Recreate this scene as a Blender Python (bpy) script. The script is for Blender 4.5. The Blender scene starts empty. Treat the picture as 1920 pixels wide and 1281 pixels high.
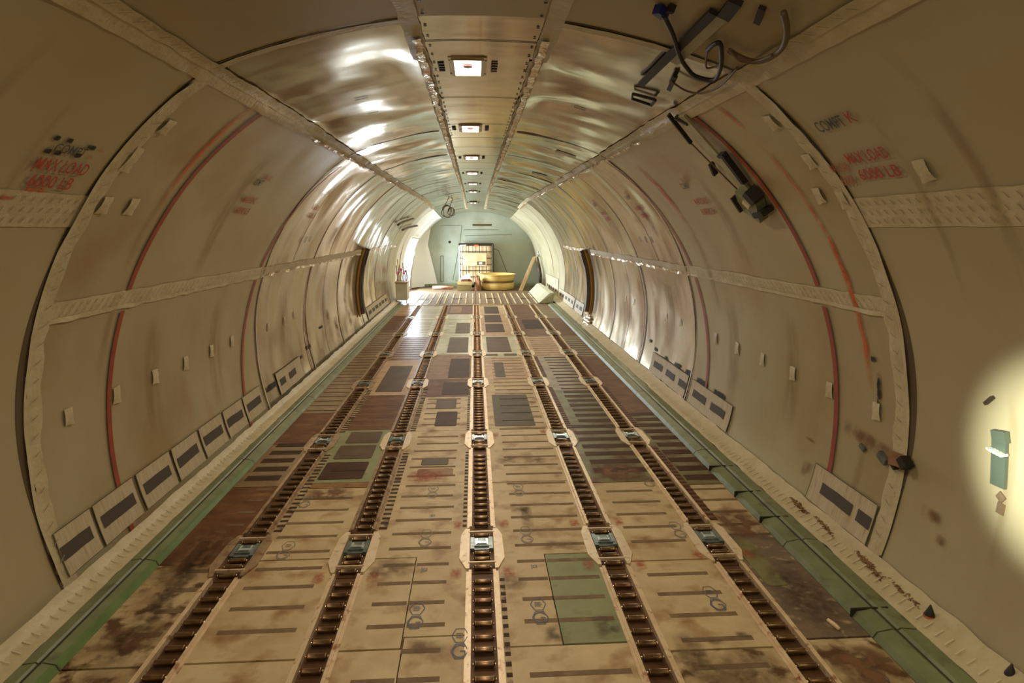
import bpy, math, random
from mathutils import Matrix, Vector, noise
random.seed(7)
D = bpy.data
SC = bpy.context.scene
COL = SC.collection

# ---------------------------------------------------------------- camera
F = 1150.0                      # focal length in pixels of a 1920 px wide frame
VPX, VPY = 890.0, 431.0         # where the cargo deck's long axis vanishes
CAMH = 2.55                     # eye height above the deck
_a = Vector(((VPX-960)/F, (VPY-640.5)/F, 1.0)).normalized()
_x = Vector((1, 0, 0)); _x = (_x-_a*_x.dot(_a)).normalized()
_y = _a.cross(_x)
cd = D.cameras.new('camera'); cam = D.objects.new('camera', cd); COL.objects.link(cam)
cd.sensor_width = 36.0; cd.lens = F/1920*36; cd.clip_start = 0.02; cd.clip_end = 200
def _w(v): return Vector((v.dot(_x), v.dot(_a), -v.dot(_y)))
r_, u_, b_ = _w(Vector((1, 0, 0))), _w(Vector((0, -1, 0))), _w(Vector((0, 0, -1)))
cam.matrix_world = Matrix(((r_.x, u_.x, b_.x, 0), (r_.y, u_.y, b_.y, 0), (r_.z, u_.z, b_.z, CAMH), (0, 0, 0, 1)))
SC.camera = cam
def ray(px, py):
    v = Vector(((px-960)/F, (py-640.5)/F, 1.0)); return _w(v)
def on_floor(px, py, z=0.0):
    r = ray(px, py); t = (z-CAMH)/r.z; return (r.x*t, r.y*t)
def at(px, py, Y):              # point of the vertical plane Y seen at a pixel
    r = ray(px, py); t = Y/r.y; return (r.x*t, Y, CAMH+r.z*t)

# ---------------------------------------------------------------- light and exposure
SC.view_settings.view_transform = 'Standard'
SC.view_settings.look = 'None'
SC.view_settings.exposure = 0.0
SC.view_settings.gamma = 1.0
SC.view_settings.use_curve_mapping = False
W = D.worlds.new('world'); SC.world = W; W.use_nodes = True
W.node_tree.nodes['Background'].inputs[0].default_value = (.82, .92, 1.0, 1)
W.node_tree.nodes['Background'].inputs[1].default_value = 2.2
def area(name, loc, rot, sx, sy, power, color, spread=180):
    l = D.lights.new(name, 'AREA'); l.shape = 'RECTANGLE'; l.size = sx; l.size_y = sy
    l.energy = power; l.color = color; l.spread = math.radians(spread)
    o = D.objects.new(name, l); COL.objects.link(o); o.location = loc; o.rotation_euler = rot
    return o
LAMP_Y = [-4.4, -1.2, 2.0, 5.23, 8.25, 11.5, 14.6, 17.9, 21.2, 24.4]
LAMP_POWER = [32, 32, 33, 40, 42, 44, 48, 52, 54, 54]
DOOR = (-1, 24.7, 27.3, 0.12, 2.35)      # open door in the far left wall: side, Y0, Y1, z0, z1
dl = area('door_daylight', (-3.5, 26.2, 1.35), (0, 0, 0), 2.2, 2.2, 1300, (.76, .89, 1.0)); dl.rotation_euler = Vector((1, -.75, .12)).to_track_quat('-Z', 'Z').to_euler()
area('rear_fill_light', (-2.7, -5.3, 1.5), (0, math.radians(-90), math.radians(0)), 2.0, 2.2, 75, (1.0, .93, .80))  # added soft fill behind the camera, belongs to no door
sp = D.lights.new('wall_patch_spot', 'SPOT'); sp.energy = 7000; sp.color = (.90, 1.0, .92); sp.spot_size = math.radians(14); sp.spot_blend = 1.0; sp.shadow_soft_size = .05  # added unseen spot that throws the bright patch on the right wall
so = D.objects.new('wall_patch_spot', sp); COL.objects.link(so); so.location = (-2.4, 0.2, 1.9)
so.rotation_euler = (Vector((3.06, 2.74, 1.32))-Vector(so.location)).to_track_quat('-Z', 'Y').to_euler()

# ---------------------------------------------------------------- materials
def srgb(r, g, b):
    f = lambda c: ((c/255+.055)/1.055)**2.4 if c/255 > .04045 else c/255/12.92
    return (f(r), f(g), f(b), 1)
M = {}
def base_mat(name):
    m = D.materials.new(name); m.use_nodes = True; M[name] = m
    nt = m.node_tree; return m, nt, nt.nodes['Principled BSDF']
def nd(nt, t, **k):
    n = nt.nodes.new(t)
    for a, v in k.items(): setattr(n, a, v)
    return n
def plain(name, col, rough=.6, metal=0.0, emit=None, es=0.0, spec=None):
    m, nt, p = base_mat(name)
    p.inputs['Base Color'].default_value = col; p.inputs['Roughness'].default_value = rough; p.inputs['Metallic'].default_value = metal
    if emit: p.inputs['Emission Color'].default_value = emit; p.inputs['Emission Strength'].default_value = es
    if spec is not None: p.inputs['Specular IOR Level'].default_value = spec
    return m
def noisy(name, c1, c2, scale=3.0, rough=.6, metal=0.0, c3=None, s3=(.55, .7), sc3=9.0, stretch=(1, 1, 1), lo=.35, hi=.65,
          bump=0.0, bscale=12.0, rvar=0.0, bstretch=None, detail=5.0, bdist=.02):
    """two colours blended by noise, a third in patches, optional bump; world position so neighbours run on"""
    m, nt, p = base_mat(name); L = nt.links.new
    g = nd(nt, 'ShaderNodeNewGeometry')
    mp = nd(nt, 'ShaderNodeMapping'); mp.inputs['Scale'].default_value = stretch; L(g.outputs['Position'], mp.inputs['Vector'])
    n = nd(nt, 'ShaderNodeTexNoise'); n.inputs['Scale'].default_value = scale; n.inputs['Detail'].default_value = detail; n.inputs['Roughness'].default_value = .62
    L(mp.outputs[0], n.inputs['Vector'])
    r = nd(nt, 'ShaderNodeMapRange'); r.inputs[1].default_value = lo; r.inputs[2].default_value = hi; L(n.outputs['Fac'], r.inputs[0])
    mx = nd(nt, 'ShaderNodeMix', data_type='RGBA'); L(r.outputs[0], mx.inputs[0]); mx.inputs[6].default_value = c1; mx.inputs[7].default_value = c2
    out = mx.outputs[2]
    if c3:
        n3 = nd(nt, 'ShaderNodeTexNoise'); n3.inputs['Scale'].default_value = sc3; n3.inputs['Detail'].default_value = 4; L(mp.outputs[0], n3.inputs['Vector'])
        r3 = nd(nt, 'ShaderNodeMapRange'); r3.inputs[1].default_value = s3[0]; r3.inputs[2].default_value = s3[1]; L(n3.outputs['Fac'], r3.inputs[0])
        m3 = nd(nt, 'ShaderNodeMix', data_type='RGBA'); L(r3.outputs[0], m3.inputs[0]); L(out, m3.inputs[6]); m3.inputs[7].default_value = c3; out = m3.outputs[2]
    L(out, p.inputs['Base Color']); p.inputs['Roughness'].default_value = rough; p.inputs['Metallic'].default_value = metal
    if rvar:
        rr = nd(nt, 'ShaderNodeMapRange'); rr.inputs[3].default_value = rough-rvar; rr.inputs[4].default_value = rough+rvar; L(n.outputs['Fac'], rr.inputs[0]); L(rr.outputs[0], p.inputs['Roughness'])
    if bump:
        mb = nd(nt, 'ShaderNodeMapping'); mb.inputs['Scale'].default_value = bstretch or stretch; L(g.outputs['Position'], mb.inputs['Vector'])
        nb = nd(nt, 'ShaderNodeTexNoise'); nb.inputs['Scale'].default_value = bscale; nb.inputs['Detail'].default_value = 2.5; L(mb.outputs[0], nb.inputs['Vector'])
        b = nd(nt, 'ShaderNodeBump'); b.inputs['Strength'].default_value = bump; b.inputs['Distance'].default_value = bdist; L(nb.outputs['Fac'], b.inputs['Height']); L(b.outputs[0], p.inputs['Normal'])
    return m
def soft(name, col, nscale=6.0, power=1.0, stretch=(1, 1, 1), amount=1.0):
    """a smear: fades out towards the rim of its patch, broken up by noise"""
    m, nt, p = base_mat(name); L = nt.links.new
    p.inputs['Base Color'].default_value = col; p.inputs['Roughness'].default_value = .7
    uv = nd(nt, 'ShaderNodeUVMap'); uv.uv_map = 'uv'
    s = nd(nt, 'ShaderNodeSeparateXYZ'); L(uv.outputs[0], s.inputs[0])
    def bell(o):
        a = nd(nt, 'ShaderNodeMath', operation='SUBTRACT'); a.inputs[0].default_value = 1.0; L(o, a.inputs[1])
        b = nd(nt, 'ShaderNodeMath', operation='MULTIPLY'); L(o, b.inputs[0]); L(a.outputs[0], b.inputs[1])
        c = nd(nt, 'ShaderNodeMath', operation='MULTIPLY'); L(b.outputs[0], c.inputs[0]); c.inputs[1].default_value = 4.0
        return c.outputs[0]
    mu = nd(nt, 'ShaderNodeMath', operation='MULTIPLY'); L(bell(s.outputs[0]), mu.inputs[0]); L(bell(s.outputs[1]), mu.inputs[1])
    g = nd(nt, 'ShaderNodeNewGeometry'); mp = nd(nt, 'ShaderNodeMapping'); mp.inputs['Scale'].default_value = stretch; L(g.outputs['Position'], mp.inputs['Vector'])
    n = nd(nt, 'ShaderNodeTexNoise'); n.inputs['Scale'].default_value = nscale; n.inputs['Detail'].default_value = 5; L(mp.outputs[0], n.inputs['Vector'])
    r = nd(nt, 'ShaderNodeMapRange'); r.inputs[1].default_value = .3; r.inputs[2].default_value = .62; L(n.outputs['Fac'], r.inputs[0])
    m2 = nd(nt, 'ShaderNodeMath', operation='MULTIPLY'); L(mu.outputs[0], m2.inputs[0]); L(r.outputs[0], m2.inputs[1])
    m3 = nd(nt, 'ShaderNodeMath', operation='MULTIPLY', use_clamp=True); L(m2.outputs[0], m3.inputs[0]); m3.inputs[1].default_value = 1.6*amount
    L(m3.outputs[0], p.inputs['Alpha'])
    return m

noisy('liner_matte', srgb(166, 151, 114), srgb(180, 167, 132), 1.1, .5, 0.0, srgb(166, 148, 104), (.5, .8), 2.2, (1, .5, .35), bump=.06, bscale=4)
noisy('liner_semi', srgb(168, 152, 112), srgb(184, 172, 136), 1.2, .34, .25, srgb(164, 134, 90), (.52, .8), 2.0, (1, .6, .4), bump=.12, bscale=2.2, bstretch=(1, 1.6, .6), rvar=.08)
noisy('liner_metal', srgb(186, 168, 132), srgb(206, 194, 168), 1.6, .2, .8, srgb(160, 122, 76), (.55, .8), 2.4, (1, 1.6, .5), bump=.2, bscale=1.3, bstretch=(.8, 1.6, .7), rvar=.07, bdist=.03)
noisy('ceiling_metal', srgb(178, 162, 128), srgb(200, 190, 166), 1.6, .16, .92, srgb(150, 122, 80), (.55, .8), 2.4, (.6, 2.0, .6), bump=.22, bscale=1.2, bstretch=(.9, 1.5, .8), rvar=.07, bdist=.03)
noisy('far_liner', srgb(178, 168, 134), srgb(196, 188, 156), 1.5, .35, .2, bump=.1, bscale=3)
noisy('tape', srgb(182, 167, 128), srgb(198, 184, 148), 6, .45, 0, bump=.5, bscale=30, bdist=.01)
noisy('tape_gloss', srgb(214, 190, 160), srgb(240, 226, 204), 8, .18, .55, bump=.9, bscale=16, bdist=.03)
plain('tape_light', srgb(206, 192, 156), .5); plain('tape_print', srgb(150, 138, 108), .6)
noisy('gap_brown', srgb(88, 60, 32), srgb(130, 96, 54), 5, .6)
plain('gap_dark', srgb(92, 76, 50), .8)
plain('hairline', srgb(96, 82, 56), .7)
noisy('red_stripe', srgb(160, 72, 46), srgb(140, 60, 40), 4, .5)
plain('red_letter', srgb(176, 64, 44), .6); plain('grey_letter', srgb(76, 72, 66), .6); plain('faint_letter', srgb(178, 104, 66), .6)
soft('orange_smear', srgb(206, 92, 34), 7, stretch=(1, 4, 1), amount=.66)
soft('ochre_smear', srgb(150, 116, 66), 3, stretch=(1, 3, .5), amount=.22)
soft('soot_smear', srgb(40, 27, 15), 22, amount=2.0)
soft('rust_smear', srgb(126, 80, 42), 9, amount=.5)
soft('pale_smear', srgb(206, 196, 168), 3, amount=.35)
soft('stain_floor', srgb(122, 98, 66), 12, amount=.45)
soft('oil_floor', srgb(74, 55, 36), 16, amount=.38)
soft('red_floor', srgb(176, 84, 50), 26, amount=.45)
soft('brown_floor', srgb(112, 76, 44), 9, amount=.9)
noisy('wall_card', srgb(178, 162, 128), srgb(194, 180, 148), 5, .6, 0, srgb(170, 140, 104), (.55, .75), 9, (1, 6, .7))
plain('vent_dark', srgb(74, 64, 52), .7)
noisy('panel_tan', srgb(178, 154, 112), srgb(200, 178, 136), 2.6, .5, 0, srgb(140, 104, 64), (.52, .74), 4.0, (1, 1, 1), rvar=.1, bump=.08, bscale=20)
noisy('panel_tan_dirty', srgb(150, 126, 88), srgb(190, 168, 126), 5, .45, 0, srgb(92, 64, 40), (.5, .62), 7, rvar=.1)
noisy('panel_pink', srgb(172, 140, 104), srgb(192, 162, 126), 3, .48, 0, srgb(150, 104, 70), (.56, .78), 5)
noisy('panel_olive', srgb(112, 88, 52), srgb(140, 116, 74), 3, .4, 0, srgb(100, 66, 36), (.5, .75), 4)
noisy('panel_green', srgb(128, 132, 92), srgb(144, 146, 106), 3, .45, 0, srgb(98, 92, 54), (.6, .8), 6)
noisy('panel_dull_green', srgb(104, 98, 60), srgb(126, 122, 82), 3, .5, 0, srgb(92, 58, 34), (.48, .7), 4)
noisy('panel_pale', srgb(190, 184, 152), srgb(216, 212, 188), 2, .25, 0, srgb(150, 120, 80), (.6, .8), 4)
noisy('panel_brown', srgb(88, 54, 30), srgb(118, 78, 46), 3, .55, 0, srgb(146, 106, 62), (.58, .8), 4, (1, 1.8, 1))
noisy('panel_ochre', srgb(128, 94, 54), srgb(148, 112, 68), 3, .5, 0, srgb(110, 74, 42), (.5, .7), 5)
noisy('panel_speckled', srgb(110, 74, 40), srgb(138, 100, 56), 6, .4, 0, srgb(206, 178, 128), (.6, .66), 26, (1, 2, 1))
noisy('panel_mottled', srgb(96, 82, 68), srgb(124, 104, 82), 5, .4, 0, srgb(170, 146, 110), (.58, .7), 11)
noisy('dark_cover', srgb(84, 66, 46), srgb(100, 80, 56), 3, .55)
noisy('dark_hole', srgb(62, 38, 22), srgb(78, 50, 30), 4, .6)
noisy('grey_cover', srgb(82, 74, 54), srgb(96, 86, 64), 4, .55)
noisy('slot', srgb(108, 88, 64), srgb(128, 106, 80), 9, .7)
noisy('slot_dark', srgb(56, 40, 24), srgb(72, 52, 34), 8, .7)
noisy('subfloor', srgb(84, 56, 34), srgb(112, 78, 48), 3, .55)
noisy('trough', srgb(80, 56, 36), srgb(104, 74, 46), 7, .5, 0.2)
noisy('rail_cream', srgb(206, 178, 138), srgb(222, 200, 164), 9, .38, .25, srgb(150, 96, 60), (.58, .72), 14)
noisy('rail_grey', srgb(134, 108, 78), srgb(176, 148, 112), 9, .4, .4, srgb(116, 72, 44), (.55, .7), 12)
noisy('roller', srgb(110, 84, 58), srgb(146, 116, 82), 12, .3, .85)
plain('roller_axle', srgb(236, 214, 180), .2, .9)
noisy('lock_plate', srgb(214, 190, 152), srgb(226, 208, 176), 10, .4, .25, srgb(160, 130, 96), (.6, .75), 14)
noisy('lock_steel', srgb(96, 108, 106), srgb(130, 140, 134), 14, .3, .6)
plain('lock_bright', srgb(200, 212, 208), .2, .8)
noisy('guide_green', srgb(104, 110, 74), srgb(122, 128, 90), 4, .45, 0, srgb(84, 76, 46), (.58, .75), 7)
noisy('guide_bright', srgb(84, 110, 56), srgb(104, 126, 70), 4, .45)
plain('guide_groove', srgb(52, 50, 42), .6)
plain('lamp_lit', (1, .93, .86, 1), .4, 0, (1, .90, .86, 1), 9.0)
plain('lamp_frame', srgb(196, 180, 140), .35, .4)
plain('sensor', srgb(150, 120, 110), .4, .2)
plain('screw', srgb(58, 46, 34), .4, .6)
noisy('bulkhead', srgb(158, 166, 148), srgb(176, 182, 162), .9, .45, 0, srgb(140, 132, 98), (.52, .8), .8)
plain('bulkhead_line', srgb(110, 112, 94), .6)
g_, gn_, gp_ = base_mat('glass'); gp_.inputs['Transmission Weight'].default_value = 1; gp_.inputs['Roughness'].default_value = .02; gp_.inputs['IOR'].default_value = 1.05
plain('blown_out_skin', srgb(236, 236, 228), .5)  # white stands in for daylight overexposing the far left skin
noisy('tank_plastic', srgb(214, 188, 148), srgb(228, 206, 170), 2, .5)
plain('cage_steel', srgb(92, 82, 66), .35, .7); plain('cage_light', srgb(226, 224, 214), .35, .4)
noisy('label_plate', srgb(206, 188, 140), srgb(228, 214, 172), 3, .35, .2)
plain('red_plastic', srgb(192, 96, 60), .5)
noisy('tub_yellow', srgb(214, 178, 96), srgb(226, 196, 122), 2, .45)
noisy('tub_dark', srgb(84, 64, 30), srgb(110, 86, 44), 4, .7)
noisy('box_khaki', srgb(168, 150, 96), srgb(188, 170, 118), 3, .6)
plain('paper_white', srgb(226, 224, 236), .6); noisy('insul', srgb(150, 112, 66), srgb(112, 84, 46), 14, .8); noisy('rag_brown', srgb(120, 82, 50), srgb(150, 110, 74), 8, .8)
noisy('plank_wood', srgb(170, 140, 98), srgb(190, 162, 120), 4, .6, stretch=(4, 1, .5))
noisy('pipe_rust', srgb(120, 66, 44), srgb(176, 128, 108), 4, .4, .3)
plain('cable_black', srgb(30, 22, 16), .5); plain('cable_brown', srgb(104, 82, 56), .5); plain('blue_plastic', srgb(34, 40, 110), .4)
noisy('hoist_grey', srgb(150, 144, 112), srgb(170, 164, 130), 6, .45)
noisy('box_green', srgb(120, 122, 88), srgb(142, 142, 106), 8, .5, 0, srgb(90, 40, 24), (.58, .68), 12)
plain('frame_black', srgb(36, 28, 18), .6)
plain('recess_grey', srgb(84, 94, 78), .6); plain('fleck_white', srgb(224, 226, 214), .5)
plain('stamp_blue', srgb(96, 98, 110), .6); plain('stamp_faint', srgb(140, 128, 108), .6)
noisy('ramp_green', srgb(168, 168, 136), srgb(184, 184, 154), 3, .5)
noisy('pad_dark', srgb(66, 50, 34), srgb(92, 72, 50), 4, .6)
noisy('foil', srgb(226, 224, 216), srgb(240, 238, 232), 12, .12, .9, bump=.8, bscale=14)
noisy('cabinet_white', srgb(198, 194, 172), srgb(214, 210, 190), 3, .45)
plain('pink_valve', srgb(226, 150, 196), .4); plain('brass', srgb(186, 150, 84), .3, .7)
noisy('wood_cream', srgb(214, 186, 140), srgb(226, 204, 164), 6, .5)

for k_ in M:
    if k_.startswith('panel_') or k_ in ('dark_cover', 'dark_hole', 'grey_cover', 'slot', 'slot_dark', 'subfloor', 'trough'):
        M[k_].node_tree.nodes['Principled BSDF'].inputs['Specular IOR Level'].default_value = .22 if 'pale' not in k_ else .5

# ---------------------------------------------------------------- mesh helpers
class MB:
    def __init__(s): s.v = []; s.f = []; s.m = []; s.uv = []; s.has = False
    def add(s, vs, fs, mi=0, uvs=None):
        b = len(s.v); s.v += [tuple(p) for p in vs]
        for f in fs: s.f.append([b+i for i in f]); s.m.append(mi)
        s.uv += uvs if uvs else [(.5, .5)]*len(vs)
        if uvs: s.has = True
    def box(s, x0, x1, y0, y1, z0, z1, mi=0):
        s.add([(x0, y0, z0), (x1, y0, z0), (x1, y1, z0), (x0, y1, z0), (x0, y0, z1), (x1, y0, z1), (x1, y1, z1), (x0, y1, z1)],
              [(3, 2, 1, 0), (4, 5, 6, 7), (0, 1, 5, 4), (1, 2, 6, 5), (2, 3, 7, 6), (3, 0, 4, 7)], mi)
    def prism(s, poly, z0, z1, mi=0):
        n = len(poly)
        s.add([(x, y, z0) for x, y in poly]+[(x, y, z1) for x, y in poly],
              [tuple(range(n))[::-1], tuple(range(n, 2*n))]+[(i, (i+1) % n, n+(i+1) % n, n+i) for i in range(n)], mi)
    def tube(s, pts, r, n=8, mi=0, cap=True):
        pts = [Vector(p) for p in pts]; vs = []; fs = []; k = len(pts)
        for i, p in enumerate(pts):
            t = (pts[min(i+1, k-1)]-pts[max(i-1, 0)]).normalized()
            a = t.orthogonal().normalized() if i == 0 else (pa-t*pa.dot(t)).normalized()
            pa = a; b = t.cross(a); rr = r[i] if isinstance(r, (list, tuple)) else r
            for j in range(n):
                q = 2*math.pi*j/n; vs.append(p+(a*math.cos(q)+b*math.sin(q))*rr)
        for i in range(k-1):
            for j in range(n):
                fs.append((i*n+j, i*n+(j+1) % n, (i+1)*n+(j+1) % n, (i+1)*n+j))
        if cap: fs += [tuple(range(n))[::-1], tuple(range((k-1)*n, k*n))]
        s.add(vs, fs, mi)
    def lathe(s, prof, c, n=40, mi=0):
        vs = [(c[0]+r*math.cos(2*math.pi*j/n), c[1]+r*math.sin(2*math.pi*j/n), c[2]+z) for r, z in prof for j in range(n)]
        s.add(vs, [(i*n+j, i*n+(j+1) % n, (i+1)*n+(j+1) % n, (i+1)*n+j) for i in range(len(prof)-1) for j in range(n)], mi)
    def build(s, name, mats, parent=None, smooth=False, org=None):
        me = D.meshes.new(name)
        o3 = Vector(org) if org is not None else Vector((0, 0, 0))
        me.from_pydata([(p[0]-o3.x, p[1]-o3.y, p[2]-o3.z) for p in s.v], [], s.f)
        for m in (mats if isinstance(mats, (list, tuple)) else [mats]): me.materials.append(M[m])
        me.polygons.foreach_set('material_index', s.m)
        if s.has:
            l = me.uv_layers.new(name='uv'); idx = [0]*len(me.loops); me.loops.foreach_get('vertex_index', idx)
            l.data.foreach_set('uv', [c for i in idx for c in s.uv[i]])
        if smooth: me.polygons.foreach_set('use_smooth', [True]*len(me.polygons))
        me.update()
        o = D.objects.new(name, me); COL.objects.link(o)
        if parent is not None: o.parent = parent; o3 = o3-Vector(parent.location) if parent.type == 'EMPTY' or True else o3
        o.location = o3
        return o
def root(name, loc, label, cat, group=None):
    o = D.objects.new(name, None); COL.objects.link(o); o.location = loc; o.empty_display_size = .1
    return tag(o, label, cat, group)
def tag(o, label=None, cat=None, group=None, kind=None):
    if label: o['label'] = label
    if cat: o['category'] = cat
    if group: o['group'] = group
    if kind: o['kind'] = kind
    return o
def copy_tree(o, loc, label=None, group=None):
    c = o.copy(); COL.objects.link(c); c.location = loc
    if label: c['label'] = label
    if group: c['group'] = group
    for ch in list(o.children):
        d = ch.copy(); COL.objects.link(d); d.parent = c
        for g in list(ch.children):
            e = g.copy(); COL.objects.link(e); e.parent = d
    return c

# ---------------------------------------------------------------- fuselage cross section
X0, R, ZC = 0.06, 3.07, 0.94
_pts = []
a0 = -math.asin(ZC/R); a1 = math.asin((3.53-ZC)/R)
for i in range(60):
    t = a0+(a1-a0)*i/59; _pts.append((R*math.cos(t), ZC+R*math.sin(t)))
_pts += [(1.45, 3.60), (1.25, 3.663), (1.02, 3.722), (.8, 3.77), (.6, 3.805), (.4, 3.83), (.2, 3.838), (0, 3.84)]
_s = [0.0]
for p, q in zip(_pts, _pts[1:]): _s.append(_s[-1]+math.dist(p, q))
SMAX = _s[-1]
def prof(s):
    s = min(max(s, 0), SMAX)
    lo, hi = 0, len(_s)-1
    while hi-lo > 1:
        m = (lo+hi)//2
        if _s[m] <= s: lo = m
        else: hi = m
    t = (s-_s[lo])/(_s[hi]-_s[lo]); p, q = _pts[lo], _pts[hi]
    dx, dz = q[0]-p[0], q[1]-p[1]; l = math.hypot(dx, dz)
    return p[0]+dx*t, p[1]+dz*t, -dz/l, dx/l      # point and inward normal
def s_z(z):
    for i in range(len(_pts)-1):
        if _pts[i][1] <= z <= _pts[i+1][1]:
            return _s[i]+(_s[i+1]-_s[i])*(z-_pts[i][1])/(_pts[i+1][1]-_pts[i][1])
    return SMAX
def s_x(x):
    x = abs(x)
    for i in range(len(_pts)-1, 0, -1):
        if _pts[i][0] <= x <= _pts[i-1][0]:
            return _s[i-1]+(_s[i]-_s[i-1])*(_pts[i-1][0]-x)/(_pts[i-1][0]-_pts[i][0])
    return SMAX
RINGS = [-4.6, -0.26, 4.07, 8.40, 10.95, 13.5, 16.05, 18.6, 21.15, 23.7, 26.2, 28.6]
S_WALL = s_z(1.95); S_CEIL = s_x(1.69); S_TOP = s_x(.41)
def disp(side, s, Y):
    for i in range(len(RINGS)-1):
        if RINGS[i] <= Y <= RINGS[i+1]: break
    a, b = RINGS[i], RINGS[i+1]; t = (Y-a)/(b-a)
    e = max(0.0, math.sin(math.pi*min(max(t, 0), 1)))
    amp = .004 if Y < 4.07 else (.008 if (Y < 8.4 and s < S_CEIL) else (.030 if s > S_CEIL else .022))
    if s > S_TOP-.02: return 0.0
    z = max(0.0, min(1.0, (S_TOP-.02-s)/.2))*min(1.0, s/.3)
    if abs(s-S_CEIL) < .12: z *= abs(s-S_CEIL)/.12
    n = noise.noise(Vector((s*.9+side*9, Y*1.2, i*3.3)))+.45*noise.noise(Vector((s*1.9, Y*2.6+side*5, i*1.7)))
    return z*(amp*1.4*n*(.35+.65*e)-amp*.8*e*(.6+.4*math.sin(s*1.3+i)))
def surf(side, s, Y, off=0.0):
    x, z, nx, nz = prof(s)
    d = disp(side, s, Y)+off
    x += nx*d; z += nz*d
    if Y > 20:
        t = (Y-20)/8.6; t = t*t*(3-2*t)
        h = max(0.0, min(1.0, z/1.2)); x *= 1-.10*t*h; z *= 1-.125*t*max(0.0, min(1.0, (z-.5)/2.5))
    return (X0+side*x, Y, z)
def sheet(mb, side, s0, s1, y0, y1, off=.003, mi=0, ds=.08, dy=.12, edge=None, skirt=True, curl=None):
    """a sheet lying on the liner; edge(k) jitters its rims so tape is not ruler straight"""
    ns = max(1, int(abs(s1-s0)/ds)); ny = max(1, int(abs(y1-y0)/dy))
    vs = []; uv = []
    for j in range(ny+1):
        for i in range(ns+1):
            a, b = i/ns, j/ny
            s = s0+(s1-s0)*a; y = y0+(y1-y0)*b
            if edge: s, y = edge(s, y, a, b)
            o = off+(curl(s, y, a, b) if curl else 0)
            vs.append(surf(side, s, y, o)); uv.append((a, b))
    n = ns+1
    fs = [(j*n+i, j*n+i+1, (j+1)*n+i+1, (j+1)*n+i) for j in range(ny) for i in range(ns)]
    if side*(y1-y0)*(s1-s0) > 0: fs = [f[::-1] for f in fs]
    mb.add(vs, fs, mi, uv)
    return mb
def in_door(side, s, Y):
    return any(side == q[0] and q[1] < Y < q[2] and s_z(q[3]) < s < s_z(q[4]) for q in (DOOR,))

# ---------------------------------------------------------------- setting: liner walls, ceiling, floor
YA, YB = -6.0, 28.6
def liner(name, side, s0, s1):
    mb = MB(); ds = .07
    ys = []
    y = YA
    while y < YB-1e-6:
        ys.append(y); y += .055 if y > 3.9 else .2
    ys.append(YB); ys += list(DOOR[1:3])
    ys = sorted(set(ys)); ns = int((s1-s0)/ds); ss = [s0+(s1-s0)*i/ns for i in range(ns+1)]
    if s0 < 1: ss = sorted(ss+[s_z(v) for v in DOOR[3:5]])
    n = len(ss); vs = [surf(side, s, y) for y in ys for s in ss]
    fs = {0: [], 1: [], 2: [], 3: [], 4: []}
    for j in range(len(ys)-1):
        for i in range(n-1):
            ym = (ys[j]+ys[j+1])/2; sm = (ss[i]+ss[i+1])/2
            if in_door(side, sm, ym): continue
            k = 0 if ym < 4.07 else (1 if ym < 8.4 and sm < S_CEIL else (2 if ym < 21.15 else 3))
            if sm > S_CEIL and ym >= 4.07: k = 2
            if side < 0 and ym > 23.0 and sm < S_CEIL: k = 4  # far left wall coloured white for the daylight burning it out
            f = (j*n+i, j*n+i+1, (j+1)*n+i+1, (j+1)*n+i)
            fs[k].append(f[::-1] if side > 0 else f)
    b = 0; mb.v = vs; mb.uv = [(.5, .5)]*len(vs)
    for k in fs:
        mb.f += fs[k]; mb.m += [k]*len(fs[k])
    met = 'ceiling_metal' if s0 > 1 else 'liner_metal'
    return mb.build(name, ['liner_matte', 'liner_semi', met, 'far_liner', 'blown_out_skin'], None, True)
wl = tag(liner('wall_left', -1, 0, S_CEIL), kind='structure')
wr = tag(liner('wall_right', 1, 0, S_CEIL), kind='structure')
cm = MB()
for sd in (-1, 1):
    o = liner('tmp', sd, S_CEIL, SMAX)
    me = o.data; base = len(cm.v)
    cm.v += [tuple(v.co) for v in me.vertices]; cm.uv += [(.5, .5)]*len(me.vertices)
    for p in me.polygons: cm.f.append([base+i for i in p.vertices]); cm.m.append(p.material_index)
    D.objects.remove(o)
ceil = tag(cm.build('ceiling', ['liner_matte', 'liner_semi', 'ceiling_metal', 'far_liner'], None, True), kind='structure')
# back of the deck behind the camera
fb = MB(); poly = [surf(1, SMAX*i/40, YA) for i in range(41)]+[surf(-1, SMAX*(40-i)/40, YA) for i in range(41)]
fb.add(poly, [tuple(range(len(poly)))[::-1]]); tag(fb.build('wall_front', 'liner_matte'), kind='structure')
fl = MB(); fl.box(-3.0, 3.1, YA, 28.7, -.16, -.03); tag(fl.build('floor', 'subfloor'), kind='structure')
# bulkhead
bk = MB(); poly = [surf(1, SMAX*i/40, 28.58) for i in range(41)]+[surf(-1, SMAX*(40-i)/40, 28.58) for i in range(41)]
bk.add(poly+[(x, 28.7, z) for x, y, z in poly], [tuple(range(82)), tuple(range(82, 164))[::-1]])
back = tag(bk.build('wall_back', 'bulkhead'), kind='structure')
def back_line(pts, w=.02, mat='bulkhead_line', name='panel_seam'):
    m = MB()
    for (x0, z0), (x1, z1) in zip(pts, pts[1:]):
        v = Vector((x1-x0, 0, z1-z0)).normalized(); n = Vector((-v.z, 0, v.x))*w/2
        m.add([(x0-n.x, 28.57, z0-n.z), (x1-n.x, 28.57, z1-n.z), (x1+n.x, 28.57, z1+n.z), (x0+n.x, 28.57, z0+n.z)], [(0, 1, 2, 3)])
    return m.build(name, mat, back)
def bx(px, py): p = at(px, py, 28.57); return (p[0], p[2])
back_line([bx(826, 423), bx(866, 423)]); back_line([bx(866, 424), bx(862, 455), bx(849, 525)])
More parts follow.
